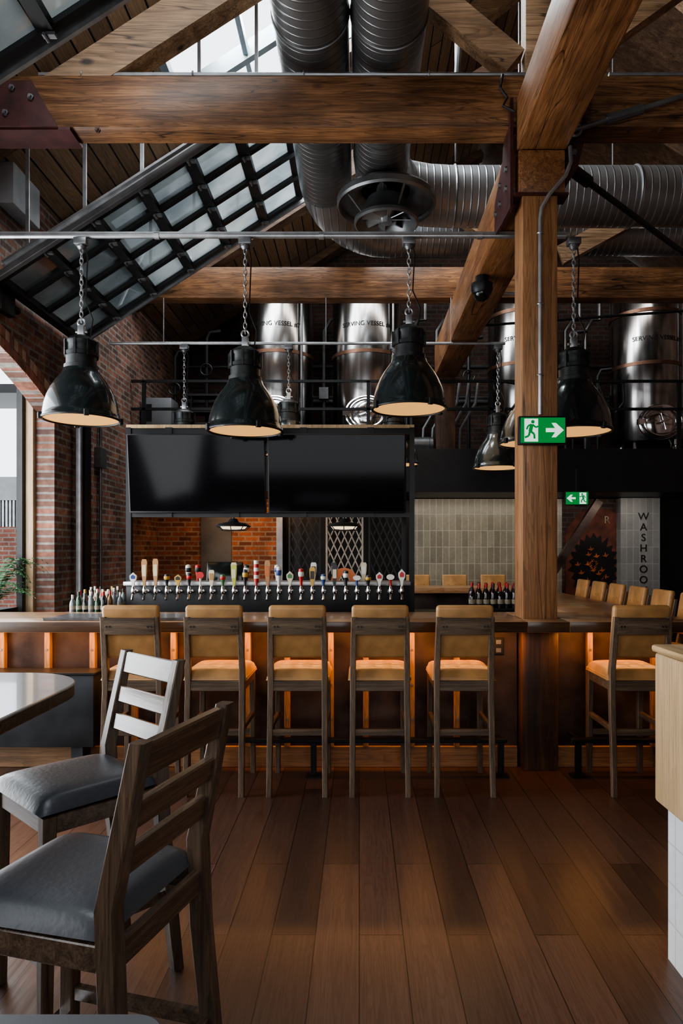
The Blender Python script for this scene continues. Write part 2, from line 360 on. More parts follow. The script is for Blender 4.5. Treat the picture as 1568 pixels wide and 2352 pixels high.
for i in range(len(xs)-1):
    for j in range(len(ys)-1):
        cx=(xs[i]+xs[i+1])/2; cy=(ys[j]+ys[j+1])/2
        if any(h[0]<cx<h[1] and h[2]<cy<h[3] for h in holes): continue
        x0,x1,y0,y1=xs[i],xs[i+1],ys[j],ys[j+1]
        r.loft([[(x0,y0,roofz(x0)),(x1,y0,roofz(x1)),(x1,y0,roofz(x1)+.12),(x0,y0,roofz(x0)+.12)],[(x0,y1,roofz(x0)),(x1,y1,roofz(x1)),(x1,y1,roofz(x1)+.12),(x0,y1,roofz(x0)+.12)]])
r.obj('ceiling',m_roof,kind=S,label='sloped timber plank ceiling',smooth=0)
r=M(); x0,x1=2.2,6.4
r.loft([[(x0,y,roofz(x0)),(x1,y,roofz(x1)),(x1,y,roofz(x1)+.12),(x0,y,roofz(x0)+.12)] for y in (-2.8,12.8)])
r.obj('ceiling_slope',m_rd,kind=S,label='dark timber plank ceiling slope',smooth=0)
for n,h in enumerate(holes[:1]):
    w=M()
    for x,ww in ((h[0],.08),(-1.15,.05),(-.3,.05),(h[1],.08)):
        w.bar((x,h[2],roofz(x)+.02),(x,h[3],roofz(x)+.02),ww,.1)
    for y,ww in ((h[2],.08),(h[2]+.75,.16),(h[3],.1)):
        w.bar((h[0],y,roofz(h[0])+.02),(h[1],y,roofz(h[1])+.02),.08,ww)
    w.obj('window_%d'%(n+1),plain('skylight_frame',(.22,.27,.29),.5,var=.15),kind=S,label='skylight with grey-blue metal bars',smooth=0)
for k,y in enumerate((2.4,6.02,7.68,9.9,12.2)):
    q=M(); q.bar((-3.28,y,roofz(-3.28)-.13),(2.18,y,roofz(2.18)-.13),.12,.24,up=(0,1,0))
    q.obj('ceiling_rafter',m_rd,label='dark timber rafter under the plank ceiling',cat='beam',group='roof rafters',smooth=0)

# ------------------------------------------------------------ outside
M().box(-14,-3.53,-4,20,-.12,-.02).obj('ground',m_concrete,kind=S,label='concrete patio ground',smooth=0)
M().box(-9,-5.0,12,12.25,-.02,1.98).obj('brick_building',bricky('out_brick','xz',(.42,.15,.10),(.28,.10,.07),(.36,.31,.27),.22,.078,.012),label='low red brick building wall outside',cat='building',smooth=0)
o=M()
for i in range(60): o.box(-9+.063*i,-9+.063*i+.035,12.02,12.1,1.98,2.45)
o.box(-9,-5.0,12.1,12.2,1.98,2.45)
o.obj('corrugated_panel',m_galv,label='corrugated metal siding panel above outdoor brick',cat='siding',smooth=0)
M().box(-9,-5.0,12.0,12.3,2.45,2.86).obj('parapet_fascia',m_grey,label='grey fascia board on outdoor building',cat='fascia',smooth=0)
q=M(); q.box(-8.2,-3.9,9.9,11.0,3.85,3.98)
for x in (-8.1,-4.4): q.box(x-.06,x+.06,10.8,10.92,-.02,3.85)
q.obj('awning',m_black,label='dark flat patio awning on posts',cat='awning',smooth=0)
# ------------------------------------------------------------ timber frame
CX0,CX1,CY0,CY1=1.156,1.405,4.84,5.09
col=empty('timber_column',((CX0+CX1)/2,(CY0+CY1)/2,0),'square fir post standing through the bar counter','column')
hw_=(CX1-CX0)/2
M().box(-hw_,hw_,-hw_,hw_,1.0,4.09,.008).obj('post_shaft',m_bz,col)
M().box(-hw_+.0,hw_+.006,-hw_-.003,hw_+.0,0,1.0,.008).obj('post_foot',m_bzd,col,label='darkened worn lower post section')  # same post, darker timber colour below the counter
M().box(1.13,1.46,4.84,4.94,4.095,4.405,.01).obj('bolster_block',m_by,label='end-grain timber bolster on top of the post',cat='beam')
nb=M(); nb.box(1.12,1.47,-2.5,4.885,4.41,4.78,.01); nb=nb.obj('longitudinal_beam',m_by,label='heavy fir beam running overhead to the post',cat='beam')
fb=M(); fb.box(1.096,1.425,4.95,9.95,4.092,4.55,.01); fb=fb.obj('longitudinal_beam',m_by,label='heavy fir beam between the post and the mezzanine',cat='beam')
def platebolts(m,pts,y):
    m.mi=1
    for (x,z) in pts: m.lathe([(.0,0),(.022,0),(.022,-.014),(.012,-.014),(.012,-.03),(0,-.03)],(x,y,z),6,'y')
    m.mi=0
def tie(y,label):
    t=M(); t.box(-3.3,6.0,y,y+.2,4.60,4.97,.008)
    return t.obj('tie_beam',m_bx,label=label,cat='beam')
t1=tie(4.9,'heavy horizontal fir tie beam with rusty plates and bolts')
t2=tie(8.2,'horizontal fir tie beam further along the hall')
def px2(px,py,d): return (PX(px,d),PZ(py,d))
g=M(); g.prism([px2(-60,190,4.88),px2(72,186,4.88),px2(132,291,4.88),px2(-60,291,4.88)],'y',4.87,4.895)
platebolts(g,[px2(73,226,4.88),px2(15,262,4.88),px2(30,205,4.88)],4.87)
g.obj('gusset_plate',[m_red,m_galvd],t1)
g=M(); g.box(PX(-60,4.9),PX(162,4.9),4.89,5.12,4.575,4.598); g.obj('bearing_plate',m_red,t1)
g=M(); platebolts(g,[px2(225,300,4.9),px2(1440,300,4.9),px2(1515,300,4.9)],4.899); g.obj('bolt_set',[m_bzd,m_bzd],t1)
g=M()
g.prism([(4.85,4.0),(5.12,4.02),(5.42,4.06),(5.42,4.30),(5.12,4.48),(5.10,4.56),(4.85,4.78)],'x',1.072,1.094)
g.mi=1
for (yy,zz) in ((4.98,4.2),(4.98,4.34),(5.2,4.2),(5.2,4.34),(5.36,4.2)): g.lathe([(0,0),(.022,0),(.022,-.015),(0,-.015)],(1.072,yy,zz),8,'x')
g.obj('connection_plate',[m_red,m_galvd],fb)
g=M(); g.prism([(1.475,4.16),(1.56,4.3),(1.62,4.55),(1.64,4.90),(1.5,4.90),(1.475,4.5)],'y',4.872,4.898); platebolts(g,[(1.56,4.62),(1.58,4.83),(1.53,4.4)],4.872)
g.obj('connection_plate',[m_red,m_galvd],nb)
g=M(); g.box(1.10,1.48,4.82,4.96,4.075,4.092); g.obj('bearing_plate',m_red,nb)
def truss(y,mat,lab):
    th=.18; y=y+.01
    f0=(4.975-6.13)/.645; f1=(4.975-6.44)/.645; X1=2.09
    q=M(); q.prism([(f1,4.975),(f0,4.975),(X1,6.13+.645*X1),(X1,6.44+.645*X1)],'y',y,y+th)
    q.obj('truss_rafter',mat,label=lab,cat='beam')
    q=M(); zt=6.44+.645*2.2; z0=zt-.645*.17
    q.prism([(2.37,z0-.31),(5.95,zt-.31-.645*3.74),(5.95,zt-.645*3.74),(2.37,z0)],'y',y,y+th)
    q.obj('truss_rafter',mat,label=lab,cat='beam')
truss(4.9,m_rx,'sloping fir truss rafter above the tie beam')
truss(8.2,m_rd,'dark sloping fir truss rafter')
M().box(1.2,1.42,4.93,5.08,4.972,6.9,.008).obj('king_post',m_rx,label='pale vertical truss post',cat='beam')
q=M(); q.bar((1.13,5.0,5.11),(.35,5.0,5.75),.13,.2); q.obj('truss_strut',m_rx,label='pale diagonal truss strut',cat='beam')
q=M(); q.bar((1.49,5.0,5.11),(3.0,5.0,6.2),.13,.2); q.obj('truss_strut',m_rx,label='pale diagonal truss strut',cat='beam')
q=M(); q.bar((2.04,8.3,5.13),(.4,8.3,6.2),.14,.22); q.obj('truss_strut',m_rx,label='diagonal truss strut beyond the ducts',cat='beam')
q=M(); q.bar((2.42,8.3,5.13),(4.2,8.3,6.1),.14,.22); q.obj('truss_strut',m_rx,label='diagonal truss strut beyond the ducts',cat='beam')
M().box(2.12,2.34,8.22,8.38,4.972,7.5,.008).obj('king_post',m_rx,label='pale vertical truss post',cat='beam')
q=M(); q.bar((.95,6.4,6.45),(2.1,6.4,7.35),.14,.2); q.obj('truss_strut',m_rx,label='pale upper roof brace beside the ducts',cat='beam')
q=M(); q.bar((3.9,6.4,6.1),(2.3,6.4,7.4),.14,.2); q.obj('truss_strut',m_rx,label='pale upper roof brace beyond the long beam',cat='beam')
q=M(); q.prism([px2(1120,160,8.15),px2(1150,128,8.15),px2(1240,128,8.15),px2(1240,160,8.15)],'y',8.14,8.17); q.obj('gusset_plate',m_red,t2)
q=M(); q.cyl((1.5,4.83,4.53),(5.9,4.83,5.9),.018,10); q.cyl((1.75,4.83,4.61),(2.0,4.83,4.685),.034,10); q.torus((1.52,4.83,4.54),.045,.014,'y',16,6)
q.obj('tension_rod',m_galvd,label='grey steel tension rod with turnbuckle',cat='rod')
q=M(); q.cyl((1.46,5.0,4.42),(5.98,8.5,3.82),.024,10); q.cyl((1.46,5.0,4.42),(1.75,5.22,4.38),.045,10)
q.obj('tension_rod',m_black,label='black steel bracing rod',cat='rod')
q=M(); q.cyl((1.44,8.0,4.2),(5.98,8.1,4.56),.016,8); q.obj('tension_rod',m_black,label='thin black steel rod',cat='rod')

# ------------------------------------------------------------ overhead glass doors
def odoor(y0,y1,x0,x1,nx,ny,label,brace):
    e=empty('overhead_glass_door',(x0,y0,0),label,'garage door')
    Z=lambda x: 6.04+.645*x
    inv=lambda p:(p[0]-x0,p[1]-y0,p[2])
    fr=M(); pa=M(); hg=M()
    for i in range(nx+1):
        x=x0+(x1-x0)*i/nx
        fr.bar(inv((x,y0,Z(x))),inv((x,y1,Z(x))),.105,.06)
        if 0<i<nx:
            for j in range(ny+1):
                y=y0+(y1-y0)*j/ny
                hg.box(x-x0-.06,x-x0+.06,y-y0-.02,y-y0+.02,Z(x)-.055,Z(x)-.035)
                hg.cyl((x-x0,y-y0-.035,Z(x)-.06),(x-x0,y-y0+.035,Z(x)-.06),.011,8)
    for j in range(ny+1):
        y=y0+(y1-y0)*j/ny
        fr.bar(inv((x0,y,Z(x0))),inv((x1,y,Z(x1))),.07,.07)
    for i in range(nx):
        for j in range(ny):
            xa=x0+(x1-x0)*i/nx+.04; xb=x0+(x1-x0)*(i+1)/nx-.04; yc=y0+(y1-y0)*j/ny+.025; yd=y0+(y1-y0)*(j+1)/ny-.025
            pa.add([inv(p) for p in ((xa,yc,Z(xa)),(xb,yc,Z(xb)),(xb,yd,Z(xb)),(xa,yd,Z(xa)))],[(0,1,2,3)])
    fr.obj('door_frame',m_black,e,smooth=0); pa.obj('door_panes',m_pane,e,label='dusty glass panes',smooth=0); hg.obj('hinge_set',m_galvd,e)
    for y in (y0-.09,y1+.09):
        t=M(); xe=x1+.45
        t.bar(inv((x0+.1,y,Z(x0+.1)-.02)),inv((xe,y,Z(xe)-.02)),.03,.07)
        t.bar(inv((x0+.1,y-.02,Z(x0+.1)+.03)),inv((xe,y-.02,Z(xe)+.03)),.05,.02)
        cur=[(x0+.1,y,Z(x0+.1)-.02),(x0+.02,y,Z(x0)-.10),(x0-.02,y,Z(x0)-.22),(x0-.02,y,0.02)]
        if y>7:
            for p,qq in zip(cur[:-1],cur[1:]): t.bar(inv(p),inv(qq),.05,.06)
        for k in range(5):
            x=x0+.3+k*.5; t.bar(inv((x,y,Z(x)+.02)),inv((x,y,roofz(x)-.01)),.03,.015)
        t.obj('door_track',m_galv,e)
    if brace:
        t=M(); t.bar(inv((x0,y0-.12,Z(x0)-.07)),inv((x1+.3,y0-.12,Z(x1+.3)-.07)),.05,.06,.004,up=(0,1,0)); t.obj('door_header',m_galvd,e)
    return e
odoor(6.06,7.76,XW+.1,-.67,6,4,'sectional glass overhead door raised along the sloped ceiling',True)
odoor(2.3,4.22,XW+.1,-.67,6,4,'sectional glass overhead door raised near the ceiling',False)
q=M(); q.box(XW+.01,XW+.12,7.95,8.1,0,3.4); q.box(XW+.01,XW+.05,8.2,8.27,0,3.8); q.obj('door_post',m_black,label='black steel door guide post on brick',cat='post')
q=M(); q.cyl((XW+.04,8.6,1.0),(XW+.04,8.6,3.4),.02); q.box(XW,XW+.08,8.5,8.7,2.6,2.85); q.obj('wall_conduit',m_galvd,label='grey conduit with box on brick wall',cat='conduit')
M().box(XW+.005,XW+.16,6.2,6.72,4.72,5.1,.01).obj('electrical_box',m_grey,label='grey electrical box mounted high on brick wall',cat='electrical box')
q=M(); q.box(XW+.005,XW+.08,6.15,6.4,3.74,3.94,.01); q.cyl((XW+.045,6.4,3.84),(XW+.045,6.5,3.84),.035); q.obj('door_motor',m_black,label='black door opener motor beside the track',cat='motor')

# ------------------------------------------------------------ ducts
d=M(); d.mi=0
path=[(-.345,-2.0,5.35),(-.345,2.5,5.35),(-.345,5,5.35),(-.345,7.0,5.35)]
d.tube(path,.27,40)
for yy in (1.2,2.4,3.6,4.8,6.0): d.torus((-.345,yy,5.35),.272,.008,'y',40,6)
d.mi=1
el=[(-.345,7.0,5.35)]+[(-.345+.9*(1-math.cos(t*math.pi/2/8)),7.0+1.7*math.sin(t*math.pi/2/8),5.35+.25*t/8) for t in range(1,9)]+[(4.7,8.7,5.6)]
d.tube(el,.27,40)
d.obj('ventilation_duct',[m_ducty,m_ductx],label='round spiral duct running overhead then turning aside',cat='duct')
d=M(); d.mi=0
d.tube([(.21,-2.0,5.35),(.21,2,5.35),(.21,5,5.35),(.21,6.5,5.35)],.27,40)
for yy in (1.2,2.4,3.6,4.8,6.0): d.torus((.21,yy,5.35),.272,.008,'y',40,6)
d.mi=1
d.tube([(.21,6.5,5.35),(.24,6.85,5.35),(.40,7.12,5.33),(.7,7.25,5.33),(1.0,7.28,5.33)],[.27,.285,.29,.30,.30],40)
d.tube([(1.0,7.28,5.33),(5.6,7.28,5.33)],.30,40)
for xx in (1.0,1.7,2.9,4.1): d.torus((xx,7.28,5.33),.303,.012,'x',40,6)
d.tube([(.26,6.7,5.4),(.26,6.7,5.08)],.24,32)
d.obj('ventilation_duct',[m_ducty,m_ductx],label='round spiral duct with side branch and drop',cat='duct')
df=empty('ceiling_diffuser',(.265,6.7,4.9),'round grey jet diffuser hanging under the duct','diffuser')
M().lathe([(.245,.24),(.27,.19),(.34,.16),(.46,.13),(.485,.10),(.485,.05),(.47,.03),(.455,.05),(.45,.08),(.36,.10),(.29,.13),(.245,.18)],seg=48).obj('diffuser_flange',m_galvd,df)
q=M(); q.lathe([(.19,.10),(.22,.02),(.27,-.06),(.315,-.10),(.32,-.13),(.30,-.145),(.28,-.13),(.24,-.08),(.20,0),(.17,.10)],seg=40); q.obj('diffuser_ring',m_galvd,df)
for k in range(4):
    a=k*math.pi/2+.4; q=M(); q.bar((.27*math.cos(a),.27*math.sin(a),-.06),(.42*math.cos(a),.42*math.sin(a),.10),.02,.006); q.obj('diffuser_strut',m_galvd,df)
q=M()
for k in range(8):
    a=k*math.pi/4; R=Matrix.Rotation(a,4,'Z')@Matrix.Rotation(.5,4,'X')
    q.box(.04,.24,-.04,.04,-.085,-.079,mat=R)
q.lathe([(0,-.13),(.05,-.13),(.06,-.06),(0,-.04)],seg=16)
q.obj('diffuser_blades',m_galv,df)
for xx in (1.7,2.7,3.9):
    q=M(); q.cyl((xx,7.28,5.6),(xx,7.28,roofz(xx)-.01),.008,6); q.obj('hanger_rod',m_galvd,label='thin steel hanger rod above the duct',cat='rod',group='duct hangers')
q=M(); q.cyl((.85,6.0,4.98),(.85,6.0,roofz(.85)),.012,8); q.cyl((.78,5.6,5.0),(.95,5.6,roofz(.95)),.03,10); q.obj('hanging_pipe',m_galvd,label='grey pipe rising beside the duct',cat='pipe')

# ------------------------------------------------------------ conduits + lamps
def conduit(pts,r,name,label,mat=m_galvd,clips=()):
    q=M(); q.tube(pts,r,10)
    for c in clips: q.torus(c[:3],r*1.3,.006,c[3],12,6)
    return q.obj(name,mat,label=label,cat='conduit')
q=M(); q.cyl((-3.28,5.4,4.05),(1.63,5.4,4.05),.02,12); q.box(-3.28,1.63,5.385,5.415,4.062,4.078)
for xx in (-3.0,-1.6,-.3,.95): q.cyl((xx-.02,5.4,4.05),(xx+.02,5.4,4.05),.027,12)
q.obj('lamp_rail',m_galv,label='grey steel conduit rail carrying the pendant lamps',cat='rail')
q=M(); q.cyl((-3.0,8.2,4.05),(1.75,8.2,4.05),.018,12)
for xx in (-2.35,-.4,1.1): q.cyl((xx,8.2,4.05),(xx,8.2,4.6),.006,6)
q.obj('lamp_rail',m_galv,label='second grey conduit rail further along',cat='rail')
q=M(); q.cyl((1.428,6.8,4.12),(1.85,6.8,4.12),.018,12); q.obj('lamp_rail',m_galv,label='short conduit arm fixed to the beam',cat='rail')
def pendant(x,y,zb,zt,label):
    e=empty('pendant_lamp',(x,y,zb),label,'pendant lamp','industrial pendant lamps')
    shade=[(.283,.0),(.298,.0),(.298,.022),(.29,.03),(.286,.06),(.276,.12),(.258,.18),(.232,.24),(.2,.295),(.17,.335),(.145,.37),(.135,.40),(.128,.40),(.135,.37),(.165,.32),(.195,.28),(.225,.23),(.25,.17),(.267,.11),(.276,.06),(.28,.03)]
    M().lathe(shade,seg=48,close=False).obj('lamp_shade',m_enamel,e,label='glossy black bell shade',smooth=50)
    h=M(); h.lathe([(.0,.395),(.13,.395),(.13,.43),(.115,.435),(.115,.50),(.128,.505),(.128,.53),(.115,.535),(.115,.59),(.122,.60),(.122,.62),(.10,.64),(.06,.665),(0,.67)],seg=36)
    for k in range(8):
        a=k*math.pi/4; h.box(.11,.135,-.008,.008,.50,.62,mat=Matrix.Rotation(a,4,'Z'))
    h.obj('lamp_housing',m_hous,e)
    M().lathe([(0,.012),(.282,.012),(.282,.018),(0,.018)],seg=48).obj('lamp_glass',m_warm,e,label='warm glowing glass cover')
    c=M(); c.torus((0,0,.008),.292,.009,'z',48,8)
    for k in range(4):
        a=k*math.pi/2+.5; c.box(.285,.315,-.02,.02,-.01,.04,.004,1,mat=Matrix.Rotation(a,4,'Z'))
    c.obj('lamp_rim',m_hous,e)
    k=M(); k.box(-.025,.025,-.02,.02,.66,.75,.004); k.torus((0,0,.775),.028,.008,'y',16,6); k.cyl((-.045,0,.70),(.045,0,.70),.01,8)
    k.obj('lamp_hook',m_galv,e)
    top=zt-zb; z=.80; n=0; ch=M()
    while z<top-.07:
        ax='y' if n%2 else 'x'
        pts=[]
        for t in range(10):
            aa=t*math.pi*2/10; u=.013*math.cos(aa); w=.028*math.sin(aa)
            pts.append((u,0,z+w) if ax=='y' else (0,u,z+w))
        ch.tube(pts,.0042,5,closed=True); z+=.042; n+=1
    ch.obj('lamp_chain',m_galv,e)
    j=M(); j.box(-.05,.05,-.04,.04,top-.075,top-.022,.006); j.lathe([(.02,top-.11),(.035,top-.09),(.035,top-.075)],seg=12)
    j.obj('junction_box',m_galvd,e)
    w=M(); w.tube([(.03,0,top-.09),(.045,.01,top*.75+.2),(.03,.01,.95),(.09,.0,.80),(.07,0,.66),(.05,0,.63)],.006,6); w.obj('lamp_cable',m_black,e)
    return e
for px,py in ((187,966),(563,992),(939,942),(1317,994)):
    pendant(PX(px,5.4),5.4,PZ(py,5.4),4.05,'black industrial bell pendant on chain over the bar')
for px,py in ((423,1068),(663,1046),(905,1068),(1143,1076)):
    pendant(PX(px,8.2),8.2,PZ(py,8.2),4.05,'black industrial bell pendant on chain over the far counter')
pendant(1.69,6.8,2.62,4.12,'black industrial bell pendant behind the timber post')

conduit([(PX(90,4.93),4.93,4.995),(1.0,4.93,4.995),(1.19,4.93,4.995)],.018,'beam_conduit','thin steel conduit along the top of the tie beam',m_galv,[(x,4.93,4.995,'x') for x in (-2,-1.2,-.4,.5)])
conduit([(1.8,4.93,4.995),(5.9,4.93,4.995)],.018,'beam_conduit','flexible steel conduit along the tie beam',m_galv)
conduit([(1.275,4.815,2.52),(1.275,4.815,3.9),(1.285,4.815,3.98),(1.33,4.80,4.06),(1.45,4.80,4.2),(1.49,4.81,4.3),(1.49,4.83,4.42)],.014,'post_conduit','thin conduit running down the timber post',m_galv,[(1.275,4.815,z,'z') for z in (2.8,3.3,3.8)])
q=M(); q.tube([(1.02,4.86,4.95),(1.0,4.85,4.85),(1.05,4.85,4.78),(1.02,4.85,4.72),(1.1,4.85,4.68)],.01,8); q.obj('cable_loop',m_black,label='loose cable loop by the tie beam',cat='cable')
e=empty('security_camera',(1.13,6.3,3.93),'black dome security camera under the timber beam','camera')
M().lathe([(0,.16),(.06,.16),(.06,.10),(.1,.09),(.1,.03),(.085,.0)],seg=20).obj('camera_mount',m_black,e)
M().sphere((0,0,.01),.08,16).obj('camera_dome',m_blackg,e)

# ------------------------------------------------------------ bar
Y0=4.62
t=M()
t.box(-3.28,1.14,Y0,5.35,1.005,1.08,.006); t.box(1.14,1.425,Y0,4.83,1.005,1.08,.006); t.box(1.14,1.425,5.1,5.35,1.005,1.08,.006); t.box(1.425,2.32,Y0,5.35,1.005,1.08,.006)
t.box(1.62,2.32,5.35,8.9,1.005,1.08,.006); t.box(-1.2,2.32,8.9,9.45,1.005,1.08,.006)
t.obj('bar_worktop',m_top,label='varnished butcher-block bar top wrapping around the bar',cat='worktop')
b=empty('bar_counter',(0,4.95,0),'dark patinated steel bar with timber battens','bar')
p=M(); p.box(-3.28,1.14,0,.06,.0,1.0); p.box(1.42,2.12,0,.06,0,1.0); p.box(1.14,1.42,.22,.26,0,1.0)
p.box(2.06,2.12,.06,4.4,0,1.0); p.box(-1.0,2.06,4.34,4.4,0,1.0)
p.obj('front_panel',m_panel,b,smooth=0)
for px in (8,112,215,310,400,570,660,760,840,945,1048,1352,1500):
    x=PX(px,4.93); q=M(); q.box(-.02,.02,-.05,-.001,.15,1.0,.004,1)
    for z in (.35,.6,.85): q.mi=1; q.lathe([(0,0),(.008,0),(.008,-.005),(0,-.005)],(0,-.05,z),8,'y'); q.mi=0
    q.obj('batten',[m_bat,m_galvd],b,loc=(x,0,0))
M().box(-3.28,1.14,-.03,0,0,.15,.004,1).obj('base_rail',m_base,b)
M().box(1.42,2.12,-.03,0,0,.15,.004,1).obj('base_rail',m_base,b)
for y in (5.2,6.2,7.2,8.2):
    q=M(); q.box(2.121,2.16,y-4.95-.02,y-4.95+.02,.15,1.0); q.obj('batten',m_bat,b)
for x0,x1 in ((-3.2,1.1),(1.44,2.3)):
    q=M(); q.box(x0,x1,-.12,-.105,.99,1.004); q.obj('led_strip',m_led,b)
q=M(); q.box(-.04,.04,-.012,-.001,.86,.98,.004,1); q.mi=1; q.box(-.018,.018,-.016,-.011,.935,.965); q.box(-.018,.018,-.016,-.011,.875,.905); q.obj('power_outlet',[m_black,m_galvd],b,loc=(PX(1145,4.93),0,-.05))
def footrail(x0,x1,posts):
    f=M(); f.box(x0,x1,4.70,4.75,.235,.265,.006,1)
    for x in posts: f.box(x-.02,x+.02,4.71,4.74,0,.24); f.box(x-.05,x+.05,4.68,4.77,0,.012)
    for x in posts: f.box(x-.015,x+.015,4.74,4.92,.24,.26)
    f.obj('foot_rail',m_black,label='black steel foot rail along the bar',cat='foot rail')
footrail(PX(400,4.7),PX(1165,4.7),(PX(720,4.72),PX(430,4.72),PX(1150,4.72)))
footrail(PX(1312,4.7),2.3,(PX(1330,4.7),2.2))
q=M(); q.box(-3.2,PX(225,4.8),4.72,4.895,.2,.70,.006); q.mi=1; q.box(-3.2,PX(225,4.8)+.02,4.70,4.898,.70,.72,.004,1); q.mi=0; q.box(-3.2,-3.1,4.74,4.88,0,.2); q.box(-2.0,-1.92,4.74,4.88,0,.2)
q.obj('steel_cabinet',[plain('dark_steel_box',(.035,.038,.042),.5,.4,var=.5,scale=4),m_black],label='dark steel cabinet against the bar',cat='cabinet')
q=M(); q.box(PX(108,4.75),PX(430,4.75),4.68,5.1,1.081,1.092,.003,1); q.box(PX(108,4.75),PX(430,4.75),4.68,4.70,1.092,1.10); q.obj('serving_tray',m_slate,label='long dark metal tray on the bar top',cat='tray')
q=empty('back_counter',(0,6,0),'black under-counter bar station','counter')
M().box(-2.7,1.5,-.4,.55,.96,1.0,.004).obj('counter_top',m_black,q)
M().box(-2.65,1.45,-.35,.5,0,.96).obj('counter_body',m_black,q,smooth=0)
# tap tower
tw=empty('tap_tower',(0,5.95,1.0),'long black beer tap tower with steel cap','tap tower')
M().box(-2.0,.43,-.09,.13,0,.26,.004).obj('tower_body',m_black,tw)
M().box(-2.02,.44,-.11,.15,.26,.295,.004).obj('tower_cap',m_galv,tw)
q=M(); q.box(-2.0,.43,-.3,-.1,.0,.03,.003,1)
for i in range(24): q.box(-1.98+i*.1,-1.94+i*.1,-.29,-.11,.03,.034)
q.obj('drip_tray',m_black,tw)
pal={'white':(.7,.68,.62),'red':(.45,.02,.02),'wood':(.38,.2,.08),'black':(.015,.015,.018),'cream':(.6,.52,.36),'blue':(.03,.06,.2),'green':(.05,.16,.05),'gold':(.5,.3,.05),'orange':(.5,.13,.03),'lime':(.42,.45,.06)}
PM={k:plain('handle_'+k,v,.3,var=.06) for k,v in pal.items()}
fa=M(); fa.cyl((0,-.09,.215),(0,-.15,.215),.014,12); fa.lathe([(0,.19),(.012,.19),(.018,.2),(.019,.225),(.014,.245),(.009,.26),(0,.26)],(0,-.15,0),14)
fa.tube([(0,-.15,.195),(0,-.165,.175),(0,-.178,.145)],[.010,.009,.011],10); fa.lathe([(.018,0),(.023,.004),(.018,.008)],(0,-.095,.215),14,'y')
def handle(kind,c1,c2):
    h=M()
    if kind==0:
        h.loft([[(-w,-.01,z),(w,-.01,z),(w,.01,z),(-w,.01,z)] for w,z in ((.010,0),(.014,.03),(.024,.10),(.026,.17),(.018,.19))]); h.mi=1; h.box(-.017,.017,-.013,-.0105,.07,.15)
    elif kind==1:
        h.lathe([(0,0),(.011,0),(.012,.03),(.02,.08),(.026,.12),(.022,.16),(0,.17)],seg=14); h.mi=1; h.lathe([(.0235,.09),(.0268,.105),(.0275,.12),(.0255,.135)],seg=14,close=False)
    elif kind==2:
        h.lathe([(0,0),(.01,0),(.009,.06),(.014,.08),(0,.08)],seg=12); h.mi=1; h.lathe([(0,-.012),(.034,-.012),(.038,0),(.034,.012),(0,.012)],(0,0,.115),20,'y')
    elif kind==3:
        for i in range(6): h.mi=i%2; h.lathe([(0,.0),(.024,.0),(.024,.028),(0,.028)],(0,0,.03+i*.028),14)
        h.mi=0; h.lathe([(0,0),(.01,0),(.012,.03),(0,.03)],seg=10)
    elif kind==4:
        h.prism([(-.008,0),(.008,0),(.014,.05),(.03,.09),(.032,.13),(0,.17),(-.032,.13),(-.03,.09),(-.014,.05)],'y',-.01,.01); h.mi=1; h.prism([(-.018,.09),(.018,.09),(.02,.125),(0,.145),(-.02,.125)],'y',-.013,-.0102)
    return h,[PM[c1],PM[c2]]
specs=[(4,'white','blue'),(0,'wood','cream'),(0,'wood','cream'),(1,'black','gold'),(4,'gold','black'),(1,'black','red'),(2,'white','red'),(0,'cream','wood'),(1,'green','red'),(0,'lime','cream'),(1,'black','gold'),(3,'red','white'),(0,'wood','orange'),(1,'white','blue'),(4,'cream','green'),(1,'red','white'),(0,'gold','black'),(1,'blue','white'),(0,'black','cream'),(1,'black','white'),(2,'blue','white'),(1,'black','gold'),(4,'white','red'),(2,'red','white'),(4,'white','red')]
fam=None
HS=[.68,1.2,1.22,.62,.58,.66,.8,.72,.6,.95,.85,1.1,1.15,1.0,.75,.9,.85,.62,.95,.8,.6,.56,.7,.66,.85]
for i,(k,c1,c2) in enumerate(specs):
    x=-1.92+i*(.42+1.86)/24*1.0
    if fam is None: fam=fa.obj('tap_faucet',m_chrome,tw,loc=(x,0,0)); tp=fam
    else:
        tp=fam.copy(); COL.objects.link(tp); tp.parent=tw; tp.location=(x,0,0)
    h,mm=handle(k,c1,c2); hs=HS[i]
    for j,v in enumerate(h.v): h.v[j]=(v[0]*.92,v[1],v[2]*hs)
    h.obj('tap_handle',mm,tp,loc=(0,-.15,.26),label='%s beer tap handle'%{'white':'white','red':'red','wood':'wooden','black':'black','cream':'cream','blue':'blue','green':'green','gold':'gold','orange':'orange','lime':'lime-green'}[c1])
for px,k,c1,c2 in ((432,1,'white','black'),(454,1,'red','black'),(537,0,'cream','black'),(566,1,'black','white'),(636,1,'white','blue'),(720,0,'white','black'),(766,0,'black','white'),(835,0,'cream','white')):
    h,mm=handle(k,c1,c2)
    for j,v in enumerate(h.v): h.v[j]=(v[0],v[1],v[2]*.85)
    h.obj('tap_handle',mm,tw,loc=(PX(px,6.03),.08,.295),label='beer tap handle on the tower cap')
q=M(); n=14
q.prism([(.115*math.cos(math.pi*i/n),.115*math.sin(math.pi*i/n)) for i in range(n+1)]+[(.05*math.cos(math.pi*i/n),.05*math.sin(math.pi*i/n)) for i in range(n,-1,-1)],'y',-.012,.012); q.obj('tap_badge',PM['orange'],tw,loc=(PX(790,6.0),.05,.295),label='orange arched tap badge')
